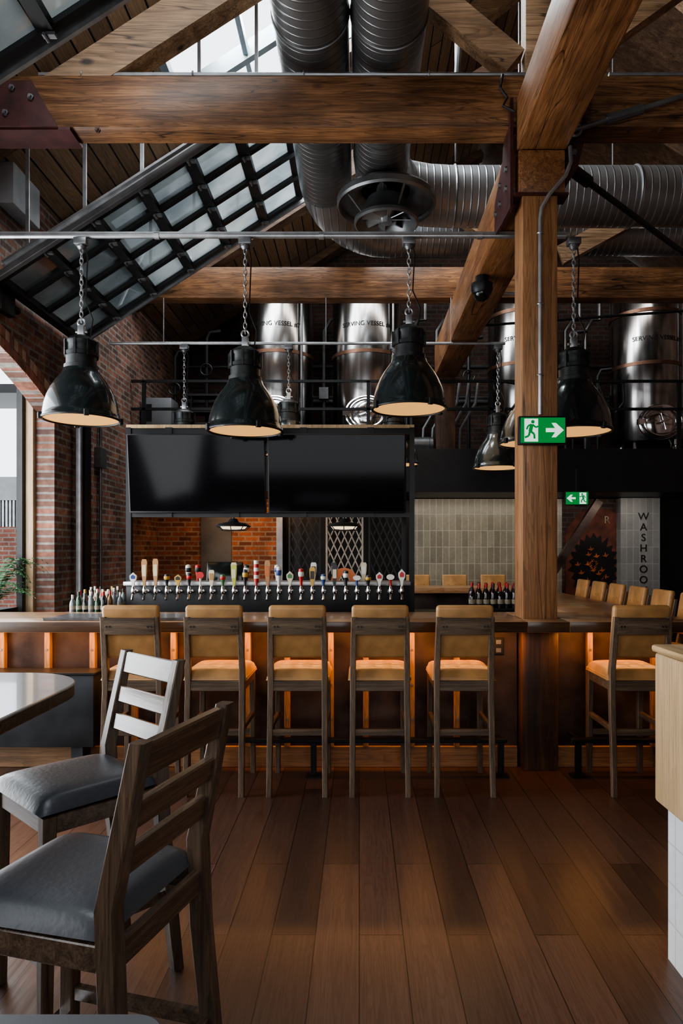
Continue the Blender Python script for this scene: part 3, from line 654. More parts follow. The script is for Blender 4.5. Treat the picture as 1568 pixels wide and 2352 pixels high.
# TV rack
rk=empty('tv_rack',(0,6.12,1.0),'black steel rack holding two televisions above the taps','rack')
q=M()
for x in (-2.06,.47): q.box(x-.022,x+.022,-.03,.03,0,1.66)
q.box(.40,.44,.3,.34,0,1.66); q.box(-2.06,.47,-.02,.02,1.6,1.65); q.box(-2.06,.47,-.02,.02,.86,.90); q.box(-2.06,.47,.3,.34,1.6,1.65)
for x in (-2.06,.42): q.box(x-.02,x+.02,.0,.34,1.6,1.65)
for x in (-1.7,-1.1,-.5,.1): q.box(x-.03,x+.03,-.035,-.01,.86,1.66)
q.obj('rack_frame',m_black,rk,smooth=0)
M().box(-2.08,.49,-.03,.34,1.655,1.685).obj('rack_shelf',m_oakl,rk,smooth=0)
for x0 in (-2.03,-.80):
    e=empty('television',(x0+.6,6.02,2.24),'large black flat-screen television on the rack','television','wall televisions'); e.rotation_euler=(math.radians(7),0,0)
    M().box(-.605,.605,-.015,.03,-.345,.345,.006).obj('tv_case',m_black,e)
    M().box(-.595,.595,-.0175,-.0155,-.33,.335).obj('tv_screen',m_screen,e)
for px in (535,790):
    e=empty('caged_lamp',(PX(px,6.1),6.12,1.748),'small caged round lamp under the television rack','lamp','caged lamps')
    M().lathe([(.0,.10),(.03,.10),(.05,.07),(.13,.055),(.155,.03),(.15,.03),(.12,.045),(0,.05)],seg=28).obj('lamp_shade',m_hous,e)
    M().lathe([(0,.0),(.10,.008),(.12,.03),(0,.03)],seg=24).obj('lamp_bulb',m_cage,e)
    c=M(); c.torus((0,0,.03),.15,.005,'z',28,6); c.torus((0,0,-.005),.11,.004,'z',28,6)
    for k in range(8):
        a=k*math.pi/4; c.cyl((.15*math.cos(a),.15*math.sin(a),.03),(.11*math.cos(a),.11*math.sin(a),-.005),.004,6)
    c.cyl((0,0,.1),(0,0,.11),.01,8)
    c.obj('lamp_cage',m_black,e)
e=empty('monitor',(PX(508,6.3),6.4,1.0),'black till monitor on the back counter','monitor')
M().box(-.17,.17,-.02,.02,.22,.46,.008,mat=Matrix.Rotation(-.2,4,'X')).obj('monitor_screen',m_blackg,e)
q=M(); q.cyl((0,.02,.02),(0,.02,.24),.025); q.box(-.1,.1,-.06,.1,0,.02,.005,1); q.obj('monitor_stand',m_black,e)

# bottles
def bottle(kind,glass,cap,loc,label,group,sc=.8):
    b=M()
    if kind==0: b.lathe([(0,0),(.034,0),(.036,.01),(.036,.16),(.03,.19),(.014,.22),(.013,.26),(0,.26)],seg=16)
    elif kind==1: b.lathe([(0,0),(.036,0),(.038,.01),(.038,.12),(.032,.15),(.015,.18),(.014,.22),(0,.22)],seg=16)
    else: b.lathe([(0,0),(.03,0),(.032,.01),(.034,.14),(.02,.17),(.013,.20),(.012,.29),(0,.29)],seg=16)
    zt=(.26,.22,.29)[kind]
    b.mi=1; b.lathe([(0,0),(.0155,0),(.0155,.05),(0,.05)],(0,0,zt-.03),12)
    rr=(.0368,.0388,.0345)[kind]
    b.mi=2; b.lathe([(rr,.05),(rr,.10)],seg=16,close=False)
    b.v=[(v[0]*sc,v[1]*sc,v[2]*sc) for v in b.v]
    return b.obj('bottle',[glass,cap,m_lab],loc=loc,label=label,cat='bottle',group=group)
m_lab=plain('paper_label',(.34,.30,.22),.6,var=.5,scale=12)
gl=[plain('glass_'+n,c,.1,var=.05,coat=.5) for n,c in (('dark',(.01,.018,.012)),('amber',(.16,.06,.015)),('green',(.02,.07,.03)),('clear',(.16,.175,.18)),('wine',(.015,.008,.01)))]
caps=[PM['white'],PM['black'],PM['gold'],PM['red'],m_chrome]
gn=['dark green','amber','green','clear','dark']; cn=['white','black','gold','red','chrome']
M().box(-2.44,-2.09,5.62,6.24,1.001,1.04,.004,1).obj('bottle_riser',m_black,label='low black riser shelf under spirit bottles',cat='shelf')
random.seed(9)
for r_ in range(5):
    for i in range(6):
        gi=random.randrange(4); ci=random.randrange(5)
        bottle(random.randrange(3),gl[gi],caps[ci],(-2.38+i*.051+.012*(r_%2),5.67+r_*.12,1.041),'%s glass spirit bottle with %s top'%(gn[gi],cn[ci]),'spirit bottles on the bar station',.64)
M().box(.98,1.48,6.12,6.5,1.001,1.04,.004,1).obj('bottle_riser',m_black,label='low black riser shelf under wine bottles',cat='shelf')
for r_ in range(3):
    for i in range(7):
        ci=3 if (i+r_)%3 else 1
        bottle(0 if (i*3+r_)%4 else 1,gl[4],caps[ci],(1.02+i*.064+.018*r_,6.18+r_*.12,1.041),'dark wine bottle with %s foil'%cn[ci],'wine bottles on the bar station')

# ------------------------------------------------------------ bar stool
def stool(loc,rot,label):
    e=empty('bar_stool',loc,label,'bar stool','tan leather bar stools',rot)
    for sx in (-1,1):
        M().post([(sx*.178,-.265,0),(sx*.173,-.205,.66),(sx*.173,-.21,.80),(sx*.168,-.27,1.14)],[.034,.038,.038,.034],[.036,.045,.045,.028]).obj('leg',m_oakz,e)
        M().post([(sx*.178,.215,0),(sx*.173,.2,.72)],[.034,.038],[.036,.042]).obj('leg',m_oakz,e)
        q=M(); q.box(sx*.175-.013,sx*.175+.013,-.23,.2,.40,.435,.003,1); q.obj('stretcher',m_oakx,e)
        M().box(sx*.175-.012,sx*.175+.012,-.19,.19,.66,.725,.003,1).obj('apron',m_oakx,e)
    M().box(-.16,.16,-.225,-.2,.66,.725,.003,1).obj('apron',m_oakx,e)
    M().box(-.16,.16,.19,.215,.66,.725,.003,1).obj('apron',m_oakx,e)
    q=M(); q.box(-.16,.16,-.245,-.222,.38,.42,.003,1); q.obj('stretcher',m_oakx,e)
    q=M(); q.box(-.16,.16,.195,.22,.27,.31,.003,1); q.obj('stretcher',m_oakx,e)
    c=M(); n=22;sx_,sy_=.205,.215
    vs=[];fs=[]
    for i in range(n+1):
        for j in range(n+1):
            u=-1+2*i/n; v=-1+2*j/n
            z=.075*max(0,(1-abs(u)**7)*(1-abs(v)**7))**.35
            for a_ in (-.5,0,.5):
                for b_ in (-.5,0,.5):
                    z-=.013*math.exp(-((u-a_)**2+(v-b_)**2)/.01)*(1 if z>.04 else 0)
            vs.append((u*sx_,v*sy_-.0,.728+max(z,0)))
    for i in range(n):
        for j in range(n): fs.append((i*(n+1)+j,(i+1)*(n+1)+j,(i+1)*(n+1)+j+1,i*(n+1)+j+1))
    c.add(vs,fs); c.box(-sx_*.985,sx_*.985,-sy_*.985,sy_*.985,.726,.75,.008)
    for a_ in (-.5,0,.5):
        for b_ in (-.5,0,.5): c.sphere((a_*sx_,b_*sy_,.791),.008,8,.6)
    c.obj('seat',m_leather,e,smooth=60)
    R=Matrix.Translation((0,-.205,.87))@Matrix.Rotation(math.radians(9.5),4,'X')
    p=M(); p.box(-.182,.182,-.012,.042,.0,.345,.022,3,mat=R)
    for a_ in (-.09,0,.09): p.sphere(R@Vector((a_,.043,.2)),.008,8)
    p.obj('backrest',m_leather,e,smooth=60)
    b=M(); b.loft([[(x,-.262-.012+.03*(1-(x/.16)**2)*-.3,1.03),(x,-.25+.0,1.03),(x,-.266,1.135),(x,-.262-.026+.03*(1-(x/.16)**2)*-.3,1.135)] for x in [-.16+.32*k/8 for k in range(9)]])
    b.mi=1
    for x in (-.14,-.12,.12,.14): b.lathe([(0,0),(.006,0),(.006,-.004),(0,-.004)],(x,-.286,1.08),8,'y')
    b.obj('back_rail',[m_oakx,m_black],e)
    return e
lab='oak bar stool with tufted tan leather seat facing the bar'
st=stool((PX(298,4.33),4.595,0),0,lab)
for px in (490,682,873,1068,1475): dup(st,(PX(px,4.33),4.595,0),0,lab)
for i in range(6): dup(st,(2.47,5.55+i*.54,0),math.pi/2,'oak bar stool with tan leather back along the side counter')
for x in (.84,1.38,1.94): dup(st,(x,9.68,0),math.pi,'oak bar stool with tan leather back behind the far counter')

# ------------------------------------------------------------ dining chairs
def chair(loc,rot,label):
    e=empty('dining_chair',loc,label,'chair','counter-height dining chairs',rot)
    hw=.195
    for sx in (-1,1):
        M().post([(sx*hw,-.275,0),(sx*hw,-.215,.55),(sx*hw,-.205,.78),(sx*hw,-.285,1.15)],[.045,.045,.045,.042],[.04,.05,.05,.036]).obj('leg',m_walz,e)
        M().post([(sx*hw,.21,0),(sx*hw,.20,.70)],[.04,.045],[.04,.045]).obj('leg',m_walz,e)
        q=M(); q.box(sx*hw-.012,sx*hw+.012,-.2,.19,.64,.70,.003,1); q.obj('apron',m_walx,e)
        q=M(); q.box(sx*hw-.012,sx*hw+.012,-.24,.2,.27,.31,.003,1); q.obj('stretcher',m_walx,e)
    M().box(-.175,.175,.19,.215,.64,.70,.003,1).obj('apron',m_walx,e)
    M().box(-.175,.175,-.225,-.2,.64,.70,.003,1).obj('apron',m_walx,e)
    q=M(); q.box(-.175,.175,.195,.22,.20,.24,.003,1); q.mi=1; q.box(-.175,.175,.19,.226,.24,.246); q.obj('foot_rest',[m_walx,m_chrome],e)
    q=M(); q.box(-.175,.175,-.25,-.228,.27,.31,.003,1); q.obj('stretcher',m_walx,e)
    for z0,z1 in ((1.06,1.145),(.945,1.01),(.84,.905)):
        y=-.205-.08*((z0+z1)/2-.78)/.37
        R=Matrix.Translation((0,y,(z0+z1)/2))@Matrix.Rotation(math.radians(12),4,'X')
        q=M(); h=(z1-z0)/2
        q.box(-.178,.178,-.012,.012,-h,h,.004,1,mat=R); q.obj('back_slat',m_walx,e)
    c=M(); n=18; vs=[];fs=[]
    for i in range(n+1):
        for j in range(n+1):
            u=-1+2*i/n; v=-1+2*j/n
            z=.052*max(0,(1-abs(u)**6)*(1-abs(v)**6))**.4
            w=.215*(1+.03*v); vs.append((u*w,v*.215+.02,.712+z))
    for i in range(n):
        for j in range(n): fs.append((i*(n+1)+j,(i+1)*(n+1)+j,(i+1)*(n+1)+j+1,i*(n+1)+j+1))
    c.add(vs,fs); c.box(-.2,.2,-.19,.23,.702,.725,.006,1); c.obj('seat',m_vinyl,e,smooth=60)
    return e
ch=chair((-.69,1.73,0),math.radians(74.3),'dark walnut ladder-back counter chair with charcoal vinyl seat')
dup(ch,(-1.015,2.49,0),math.radians(137),'dark walnut ladder-back counter chair beside the table corner')

def table(x0,x1,y0,y1,rad,z,label,base,topm):
    e=empty('table',((x0+x1)/2,(y0+y1)/2,0),label,'table'); cx,cy=(x0+x1)/2,(y0+y1)/2
    def rr(g,zz):
        out=[]
        for (sx,sy,a0) in ((1,1,0),(-1,1,90),(-1,-1,180),(1,-1,270)):
            for k in range(13):
                a=math.radians(a0+90*k/12); out.append((sx*((x1-x0)/2-rad)+(rad-g)*math.cos(a),sy*((y1-y0)/2-rad)+(rad-g)*math.sin(a),zz))
        return out
    M().loft([rr(.004,z-.012),rr(0,z-.008),rr(.0,z-.003),rr(.004,z)]).obj('table_top',topm,e)
    M().loft([rr(.008,z-.055),rr(.002,z-.05),rr(.002,z-.012)]).obj('table_edge',m_walx,e)
    q=M(); q.cyl((base[0]-cx,base[1]-cy,.02),(base[0]-cx,base[1]-cy,z-.05),.04); q.lathe([(0,0),(.26,0),(.26,.015),(.05,.04),(0,.04)],(base[0]-cx,base[1]-cy,0),28); q.obj('table_base',m_black,e)
table(-2.5,-1.09,1.35,2.86,.30,1.05,'counter-height table with grey laminate top and rounded corners',(-1.75,2.1),m_ttop)
table(-1.1,-.205,-.2,.755,.04,1.05,'dark-topped counter-height table beside the near chair',(-.75,.2),m_ttopd)

# ------------------------------------------------------------ service stand
e=empty('service_stand',(1.7,1.8,0),'oak-clad service stand on a white tiled base','stand')
M().box(-.52,1.0,-.9,.81,0,.60).obj('tiled_base',m_tilew,e,smooth=0)
M().box(-.565,1.0,-.95,.83,.60,1.17,.012).obj('oak_cladding',m_oakl,e)
M().box(-.575,1.0,-.95,.84,1.171,1.2,.012).obj('oak_top',wood('oak_top_y',(.48,.32,.16),(.64,.44,.24),'y',rough=.3,ring=.88),e)

# ------------------------------------------------------------ mezzanine + tanks
YM=9.8
mz=empty('mezzanine',(0,YM,2.4),'black steel mezzanine deck carrying the brewing tanks','mezzanine')
M().box(-3.28,5.98,0,2.78,.02,.62).obj('deck',m_black,mz,smooth=0)
M().box(-3.28,5.98,-.04,.0,0,.62,.004).obj('fascia',m_black,mz,smooth=0)
q=M()
for z in (1.2,1.6): q.box(-3.28,5.98,-.02,.02,z-.018,z+.018)
for x in (-3.1,-1.6,.13,1.9,3.3,4.6,5.9): q.box(x-.025,x+.025,-.02,.02,.622,1.6)
q.obj('mezzanine_railing',m_black,loc=(0,YM+.03,2.4),label='black steel railing along the mezzanine edge',cat='railing',smooth=0)
def tank(x,zb,zt,txt,ztx,zman,bands):
    R=.56; e=empty('serving_tank',(x,11.2,3.022),'tall stainless steel serving tank with copper bands','tank','serving tanks')
    o=3.022
    M().lathe([(0,zb-o-.1),(.2,zb-o-.08),(R-.04,zb-o),(R,zb-o+.06),(R,zt-o-.03),(R-.015,zt-o),(.2,zt-o+.10),(.06,zt-o+.13),(0,zt-o+.13)],seg=64).obj('tank_shell',m_tank,e)
    for k in range(4):
        a=math.pi/4+k*math.pi/2; q=M(); q.cyl((.42*math.cos(a),.42*math.sin(a),0),(.42*math.cos(a),.42*math.sin(a),zb-o+.05),.03,10); q.obj('tank_leg',m_chrome,e)
    for zz in bands: M().lathe([(R+.003,zz-o-.03),(R+.009,zz-o-.028),(R+.009,zz-o+.028),(R+.003,zz-o+.03)],seg=64,close=False).obj('copper_band',m_copper,e)
    z=zman-o
    q=M(); q.torus((0,-R-.0,z),.33,.025,'y',36,8,1,.8); q.torus((0,-R-.04,z),.27,.022,'y',36,8,1,.8); q.obj('manway_ring',m_chrome,e)
    q=M(); q.lathe([(0,-.07),(.1,-.065),(.2,-.05),(.25,-.02),(.25,.04),(0,.04)],(0,-R,z),36,'y')
    for k in range(2):
        a=k*math.pi/2+.3; q.cyl((-.13*math.cos(a),-R-.1,z-.13*math.sin(a)),(.13*math.cos(a),-R-.1,z+.13*math.sin(a)),.009,8)
    q.cyl((0,-R-.12,z),(0,-R-.03,z),.02,10); q.box(-.38,-.28,-R-.06,-R-.02,z-.04,z+.04); q.obj('manway_hatch',m_chrome,e)
    q=M(); q.cyl((.25,-R+.04,.05),(.25,-R+.04,z-.3),.02,8); q.box(.2,.3,-R-.04,-R+.06,z-.36,z-.26,.01,1); q.obj('tank_valve',m_chrome,e)
    q=M(); a=.75; q.tube([(R*math.sin(a)+.03,-R*math.cos(a)-.03,zb-o+.1),(R*math.sin(a)+.03,-R*math.cos(a)-.03,zt-o-.1)],.018,8); q.obj('tank_pipe',m_galvd,e)
    vs,fs=textgeo(txt,.098,.0015)
    q=M(); q.add([((R+.006-v.z)*math.sin(v.x/R),-(R+.006+v.z)*math.cos(v.x/R),ztx-o+v.y) for v in vs],fs)
    q.obj('tank_lettering',m_black,e,label='lettering reading %s'%txt,smooth=0)
    return e
tank(PX(640,11.2),3.3,5.95,'SERVING VESSEL #7',5.11,3.7,(4.69,))
tank(PX(842,11.2),3.3,5.95,'SERVING VESSEL #6',5.11,3.7,(4.69,))
tank(PX(1200,11.2),3.3,5.70,'SERVING VESSEL #5',4.89,3.56,(4.51,5.34))
tank(PX(1482,11.2),3.3,5.70,'SERVING VESSEL #4',4.89,3.56,(4.51,5.34))
q=M(); q.box(-3.26,PX(402,10.4),10.2,10.6,3.42,3.85,.02); q.mi=1; q.box(-3.2,-3.1,10.19,10.2,3.5,3.75); q.box(-3.26,PX(402,10.4),10.2,10.6,3.022,3.42)
q.obj('control_cabinet',[m_greyd,m_black],label='grey control cabinet on the mezzanine',cat='cabinet')
q=M(); q.box(-2.6,-1.97,10.3,10.6,3.022,3.5)
for z in (3.65,3.9): q.box(-2.6,-1.97,10.3,10.6,z,z+.03)
for x in (-2.6,-1.97):
    for y in (10.3,10.6): q.box(x-.015,x+.015,y-.015,y+.015,3.022,4.0)
q.obj('storage_rack',m_black,label='black metal shelving rack beside the tanks',cat='rack',smooth=0)
q=M()
for k in range(5):
    x=.95+k*.14; q.tube([(x,10.3,3.025),(x+.02,10.3,3.4),(x+.25,10.35,3.8),(x+.3,10.4,4.15)],.022,10)
q.obj('process_pipes',m_galvd,label='bent stainless process pipes between tanks',cat='pipes')
q=M(); q.cyl((.75,10.1,3.14),(1.03,10.1,3.14),.1,16); q.lathe([(0,0),(.1,0),(.1,.05),(0,.05)],(1.035,10.1,3.14),16,'x'); q.box(.72,1.085,10.0,10.2,3.022,3.05); q.obj('transfer_pump',m_galvd,label='small steel transfer pump on the deck',cat='pump')
for x in (-.62,.9,1.35,3.6,3.95):
    q=M(); q.tube([(x,11.95,3.025),(x,11.95,5.4),(x+.12,11.95,5.6),(x+.25,11.95,5.6),(x+.25,11.95,6.1)],.035,10); q.box(x-.08,x+.08,11.85,12.0,4.2,4.4); q.obj('process_pipes',m_galvd,label='vertical stainless pipe run behind tanks',cat='pipes')
for x,zt in ((-2.9,4.6),(-2.4,4.9),(.75,4.5),(1.72,4.8),(3.36,4.9),(3.75,4.3)):
    q=M(); q.tube([(x,10.75,3.025),(x,10.75,zt),(x+.05,10.75,zt+.1),(x+.22,10.75,zt+.12)],.028,8); q.torus((x,10.7,zt-.5),.09,.012,'y',16,6); q.obj('process_pipes',m_black,label='black riser pipe with hand wheel between tanks',cat='pipes')
q=M()
for z in (4.3,4.38,4.95): q.cyl((-3.2,12.56,z),(5.9,12.56,z),.028,8)
q.box(-3.2,5.9,12.575,12.598,4.28,4.4)
q.obj('wall_pipes',m_galvd,label='horizontal pipe runs along the brick wall',cat='pipes')
for k,x in enumerate((.68,1.95,3.5)):
    q=M(); q.tube([(x,10.0,4.0),(x+.06,9.92,3.75),(x+.2,9.9,3.55),(x+.34,9.92,3.72),(x+.36,10.0,4.0),(x+.18,10.05,4.05),(x,10.0,4.0)],.02,8)
    q.obj('hanging_hose',m_black,label='black rubber hose looped over the railing',cat='hose')
q=M(); q.box(3.2,3.34,12.2,12.4,3.022,6.0); q.obj('steel_column',m_black,label='black steel column between tanks',cat='column')
q=M(); q.box(1.12,1.4,9.962,10.15,3.022,4.6,.006); q.obj('support_post',m_bzd,label='dark timber post carrying the far beam end',cat='post')

# ------------------------------------------------------------ below the mezzanine
YL=11.2; HW=2.41
M().box(PX(945,YL),PX(1290,YL),YL,YL+.12,0,HW).obj('wall_tiled',m_tile,kind=S,label='beige stacked glazed tile wall',smooth=0)
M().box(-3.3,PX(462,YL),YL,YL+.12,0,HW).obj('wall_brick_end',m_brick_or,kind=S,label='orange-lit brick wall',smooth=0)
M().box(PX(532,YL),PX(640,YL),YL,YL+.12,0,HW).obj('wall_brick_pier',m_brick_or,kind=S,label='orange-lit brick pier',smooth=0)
M().box(PX(462,YL),PX(532,YL),YL-.03,YL+.03,0,HW).obj('door_1',plain('steel_door',(.09,.08,.065),.5,.4,var=.3,scale=3),kind=S,label='dark olive steel door',smooth=0)
M().box(PX(640,YL),PX(945,YL),YL+.3,YL+.4,0,HW).obj('wall_recess',m_black,kind=S,label='dark recess wall',smooth=0)  # darkness of the opening put into a black surface colour
M().box(PX(640,YL)-.03,PX(640,YL)+.07,YL-.08,YL+.1,0,HW).obj('steel_post',m_galvd,label='grey steel door post',cat='post',smooth=0)
def gate(x0,x1,mat,label):
    g=M(); n=max(3,int((x1-x0)/.11)); st=(x1-x0)/n
    H=2.1; sl=.26
    for i in range(-8,n+1):
        for s_ in (1,-1):
            xa=x0+i*st; z0_=0.1; dx=H/ (sl/st)
            a_=(xa,z0_); b_=(xa+dx,z0_+H)
            t0=max(0,(x0-a_[0])/dx); t1=min(1,(x1-a_[0])/dx)
            if t1<=t0: continue
            p=(a_[0]+dx*t0,a_[1]+H*t0); q_=(a_[0]+dx*t1,a_[1]+H*t1)
            if s_<0: p=(x0+x1-p[0],p[1]); q_=(x0+x1-q_[0],q_[1])
            g.bar((p[0],YL-.1+.012*s_,p[1]),(q_[0],YL-.1+.012*s_,q_[1]),.02,.006,up=(0,1,0))
    for x in (x0,x1): g.box(x-.015,x+.015,YL-.13,YL-.07,0,2.3)
    g.obj('scissor_gate',mat,label=label,cat='gate',smooth=0)
gate(PX(750,YL-.1),PX(832,YL-.1),plain('pale_gate',(.36,.345,.31),.5,.2),'pale folding scissor gate across dark doorway')
gate(PX(848,YL-.1),PX(928,YL-.1),plain('dark_gate',(.03,.03,.03),.5,.3),'dark folding scissor gate across dark doorway')
gate(PX(665,YL-.1),PX(735,YL-.1),m_black,'black folding scissor gate across dark doorway')
M().box(PX(1290,YL),PX(1430,YL),YL,YL+.1,0,HW).obj('wall_mural',m_brick_dk,kind=S,label='dark brick wall',smooth=0)
mu=M(); mc=(PX(1362,YL),1.42)
mu.prism([(mc[0]+a_*.46,mc[1]+b_*.95) for a_,b_ in ((-1,-1),(1,-1),(1,.75),(.55,.85),(0,.9),(-.5,.8),(-1,.5))],'y',YL-.02,YL-.001)
random.seed(3)
mu.mi=1
out=[]
for k in range(44):
    a_=k*math.pi*2/44; rr_=(.40+.05*random.random()) if k%2 else .31+.05*random.random(); out.append((mc[0]+rr_*math.cos(a_),mc[1]-.1+rr_*1.25*math.sin(a_)))
mu.prism(out,'y',YL-.03,YL-.021); mu.mi=3
for k in range(24):
    a_=random.random()*6.28; r0=random.random()*.27; cx,cz=mc[0]+r0*math.cos(a_),mc[1]-.08+r0*1.2*math.sin(a_)
    mu.prism([(cx-.05,cz),(cx-.01,cz+.015),(cx+.0,cz+.06),(cx+.02,cz+.01),(cx+.06,cz+.03),(cx+.02,cz-.02)],'y',YL-.036,YL-.031)
vs,fs=textgeo('R',.17,.002); mu.mi=2; mu.add([(PX(1392,YL)+v.x,YL-.03-v.z,PZ(1195,YL)+v.y) for v in vs],fs)
mu.obj('wall_mural_panel',[m_rust,m_black,m_lab,plain('mural_orange',(.38,.10,.03),.7,var=.3)],label='dark rust mural with black jagged flame shapes',cat='mural',smooth=0)
q=M(); q.bar((2.35,10.9,.06),(PX(1375,10.9),10.9,PZ(1150,10.9)),.12,.1,up=(0,1,0)); q.obj('stair_stringer',m_panel,label='diagonal brown stair stringer',cat='stair',smooth=0)
M().box(PX(1425,11),PX(1515,11),11.0,11.3,0,HW).obj('wall_pillar',m_tilegrey,kind=S,label='grey tiled pillar',smooth=0)
M().box(PX(1515,11),5.98,11.2,11.3,0,HW).obj('wall_far_right',m_black,kind=S,label='black wall',smooth=0)
e=empty('washroom_sign',(PX(1477,11),10.995,0),'vertical black lettering reading WASHROOMS on tiled pillar','sign')
for i,c in enumerate('WASHROOMS'):
    vs,fs=textgeo(c,.17,.004); z=PZ(1187+i*24.2,11)
    q=M(); q.add([(v.x,-v.z-.001,z+v.y) for v in vs],fs); q.obj('letter',m_black,e,smooth=0)

def exitsign(x,y,z,w,h,flip,label):
    e=empty('exit_sign',(x,y,z),label,'exit sign')
    M().box(-w/2,w/2,-.05,0,-h/2,h/2,.005).obj('sign_housing',m_black,e)
    M().box(-w/2+.012*w/.34,w/2-.012*w/.34,-.053,-.0505,-h/2+.012*w/.34,h/2-.012*w/.34).obj('sign_face',m_green,e)
    s=h/.2; f=-1 if flip else 1
    q=M()
    def pr(pts,a,b): q.prism([(f*p[0]*s,p[1]*s) for p in pts],'y',a,b)
    pr([(-.13,-.08),(-.035,-.08),(-.035,.08),(-.13,.08)],-.056,-.0532)
    pr([(.02,-.014),(.085,-.014),(.06,-.05),(.09,-.05),(.145,0),(.09,.05),(.06,.05),(.085,.014),(.02,.014)],-.056,-.0532)
    q.mi=1
    def seg(p0,p1,t): q.bar((f*p0[0]*s,-.0565,p0[1]*s),(f*p1[0]*s,-.0565,p1[1]*s),t*s,.0015,up=(0,1,0))
    q.lathe([(0,-.0008),(.0125*s,-.0008),(.0125*s,.0008),(0,.0008)],(f*-.072*s,-.0565,.058*s),16,'y')
    for a_,b_,t in (((-.079,.04),(-.09,-.01),.026),((-.075,.04),(-.05,.018),.012),((-.05,.018),(-.035,.028),.012),((-.08,.04),(-.105,.03),.012),((-.105,.03),(-.115,.005),.012),((-.088,-.008),(-.062,-.028),.015),((-.062,-.028),(-.060,-.06),.014),((-.092,-.008),(-.10,-.04),.015),((-.10,-.04),(-.128,-.052),.014)): seg(a_,b_,t)
    q.obj('pictogram',[m_ewhite,m_green],e,label='running figure in a doorway with an arrow',smooth=0)
exitsign(PX(1245,4.8),4.835,PZ(989,4.8),.335,.2,False,'green running-figure exit sign with arrow mounted on the timber post')
exitsign(PX(1322,9.7),9.7,PZ(1145,9.7),.34,.2,True,'small green exit sign with arrow hanging under the mezzanine')
q=M(); q.cyl((PX(1322,9.7),9.68,PZ(1128,9.7)),(PX(1322,9.7),9.68,2.72),.012,8); q.obj('sign_hanger',m_black,label='short rod holding the small exit sign',cat='rod')

# ------------------------------------------------------------ fern
e=empty('potted_fern',(-3.72,6.85,-.02),'green fern in a tall dark planter beside the opening','plant')
M().loft([[(-.16,-.16,0),(.16,-.16,0),(.16,.16,0),(-.16,.16,0)],[(-.2,-.2,1.0),(.2,-.2,1.0),(.2,.2,1.0),(-.2,.2,1.0)]]).obj('planter',m_black,e)
l=M(); random.seed(11)
for k in range(40):
    a_=random.random()*6.28; L=.35+.28*random.random(); hgt=.25+.34*random.random(); prev=None
    for i in range(15):
        t=i/14; rr_=L*t; z=1.0+hgt*math.sin(t*2.2)-.1*t
        p=Vector((rr_*math.cos(a_),rr_*math.sin(a_),z))
        if prev is not None:
            dv=(p-prev).normalized(); sd=dv.cross(Vector((0,0,1))).normalized(); w=.065*math.sin(math.pi*min(1,.15+t*.85))
            for s_ in (1,-1): l.add([prev,prev+dv*.02,prev+sd*s_*w+dv*.02-Vector((0,0,.012)),prev+sd*s_*w*.9],[(0,1,2,3)])
            l.add([prev+sd*.003,prev-sd*.003,p-sd*.003,p+sd*.003],[(0,1,2,3)])
        prev=p
l.obj('foliage',m_leaf,e,smooth=0)

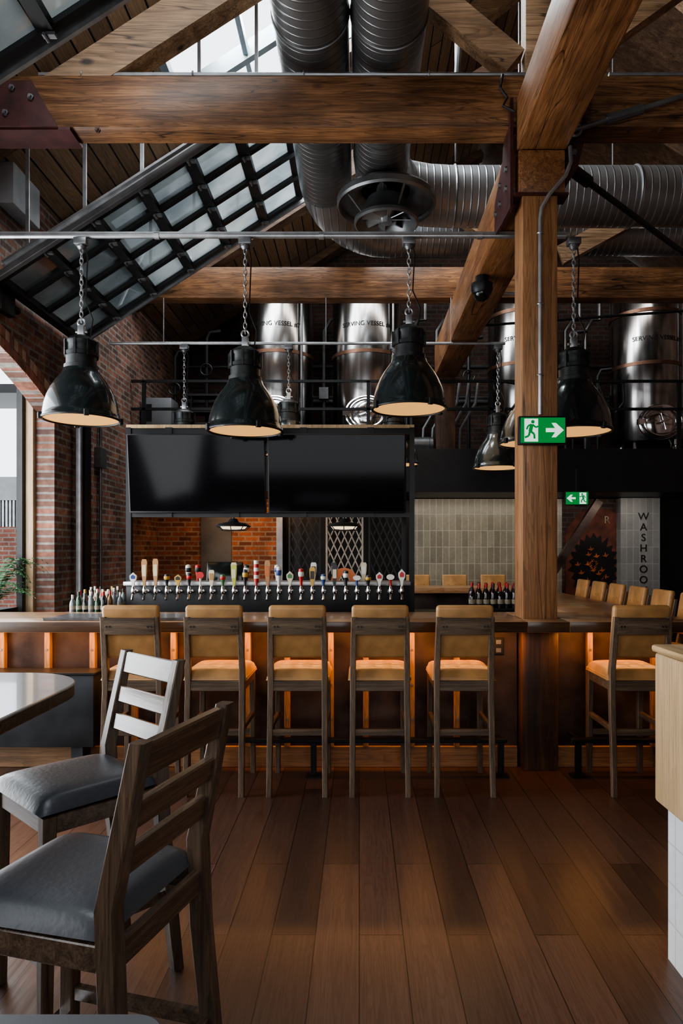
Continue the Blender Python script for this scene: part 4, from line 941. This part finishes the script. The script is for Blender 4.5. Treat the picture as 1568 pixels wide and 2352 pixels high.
# ------------------------------------------------------------ lights
def area(name,loc,rot,sx,sy,en,col):
    L=bpy.data.lights.new(name,'AREA'); L.shape='RECTANGLE'; L.size=sx; L.size_y=sy; L.energy=en; L.color=col
    o=bpy.data.objects.new(name,L); o.location=loc; o.rotation_euler=rot; COL.objects.link(o); return o
rs=math.atan(.645)
area('skylight_light',(-.4,6.9,roofz(-.4)+.25),(0,-rs,0),2.6,1.3,330,(.93,.97,1))
area('skylight_light_rear',(-1.75,8.7,roofz(-1.75)+.25),(0,-rs,0),2.4,1.7,120,(.92,.97,1))  # added light at an unseen roof opening, brightens the door panes
area('skylight_light_near',(-1.6,2.5,roofz(-1.6)+.25),(0,-rs,0),2.0,2.0,165,(.92,.97,1))  # added light at an unseen roof opening, raises the room's ambient level
area('window_light',(-.5,-2.4,2.6),(math.radians(-84),0,math.pi),5,3.0,110,(.95,.97,1))  # added fill behind the camera; the wall there has no window
area('patio_light',(-4.0,4.9,1.9),(0,math.radians(-90),0),3.2,3.6,280,(.93,.97,1))
area('patio_light_near',(-3.1,1.2,2.2),(0,math.radians(-75),math.radians(20)),2.2,2.4,65,(.93,.97,1))  # added fill inside the room, against solid wall; lifts the chair highlights
for (x0,x1) in ((-3.2,1.1),(1.44,2.3)):
    area('led_light',((x0+x1)/2,4.80,.985),(math.radians(4),0,0),x1-x0,.03,6.6*(x1-x0),(1,.43,.12))
area('led_light_side',(2.24,7.0,.98),(0,0,0),.03,3.4,12,(1,.43,.12))
area('brick_lamp',(PX(585,10.6),10.3,2.35),(math.radians(30),0,0),1.6,.2,14,(1,.5,.2))
area('tile_lamp',(PX(1080,10.6),10.2,2.3),(math.radians(35),0,0),2.2,.2,7,(1,.86,.68))  # added fill on the tiled wall, no fixture here
area('mural_lamp',(PX(1440,10.3),10.2,2.3),(math.radians(35),0,0),1.4,.2,5,(1,.9,.78))  # added fill to lighten the pillar and mural, no fixture here
area('mezz_lamp',(2.0,9.0,6.6),(math.radians(40),0,0),5,.4,50,(1,.95,.9))  # added fill for highlights on the tanks, no fixture here
area('under_lamp',(0.3,7.4,3.6),(0,0,0),2.5,1.5,12,(1,.75,.5))  # warm area light in mid-air over the bar station, no fixture

w=bpy.data.worlds.new('World'); scene.world=w; w.use_nodes=True
bg=w.node_tree.nodes['Background']; bg.inputs[0].default_value=(.9,.95,1,1); bg.inputs[1].default_value=2.6
try:
    scene.view_settings.look='AgX - Medium High Contrast'
    scene.view_settings.exposure=.17
except Exception: pass

cam=bpy.data.cameras.new('Camera'); co=bpy.data.objects.new('Camera',cam); COL.objects.link(co)
co.location=(0,0,EYE); co.rotation_euler=(math.pi/2,0,0); cam.lens=24; cam.sensor_width=36; cam.sensor_fit='AUTO'
cam.shift_x=-41/2352; cam.shift_y=89/2352; cam.clip_start=.05
scene.camera=co
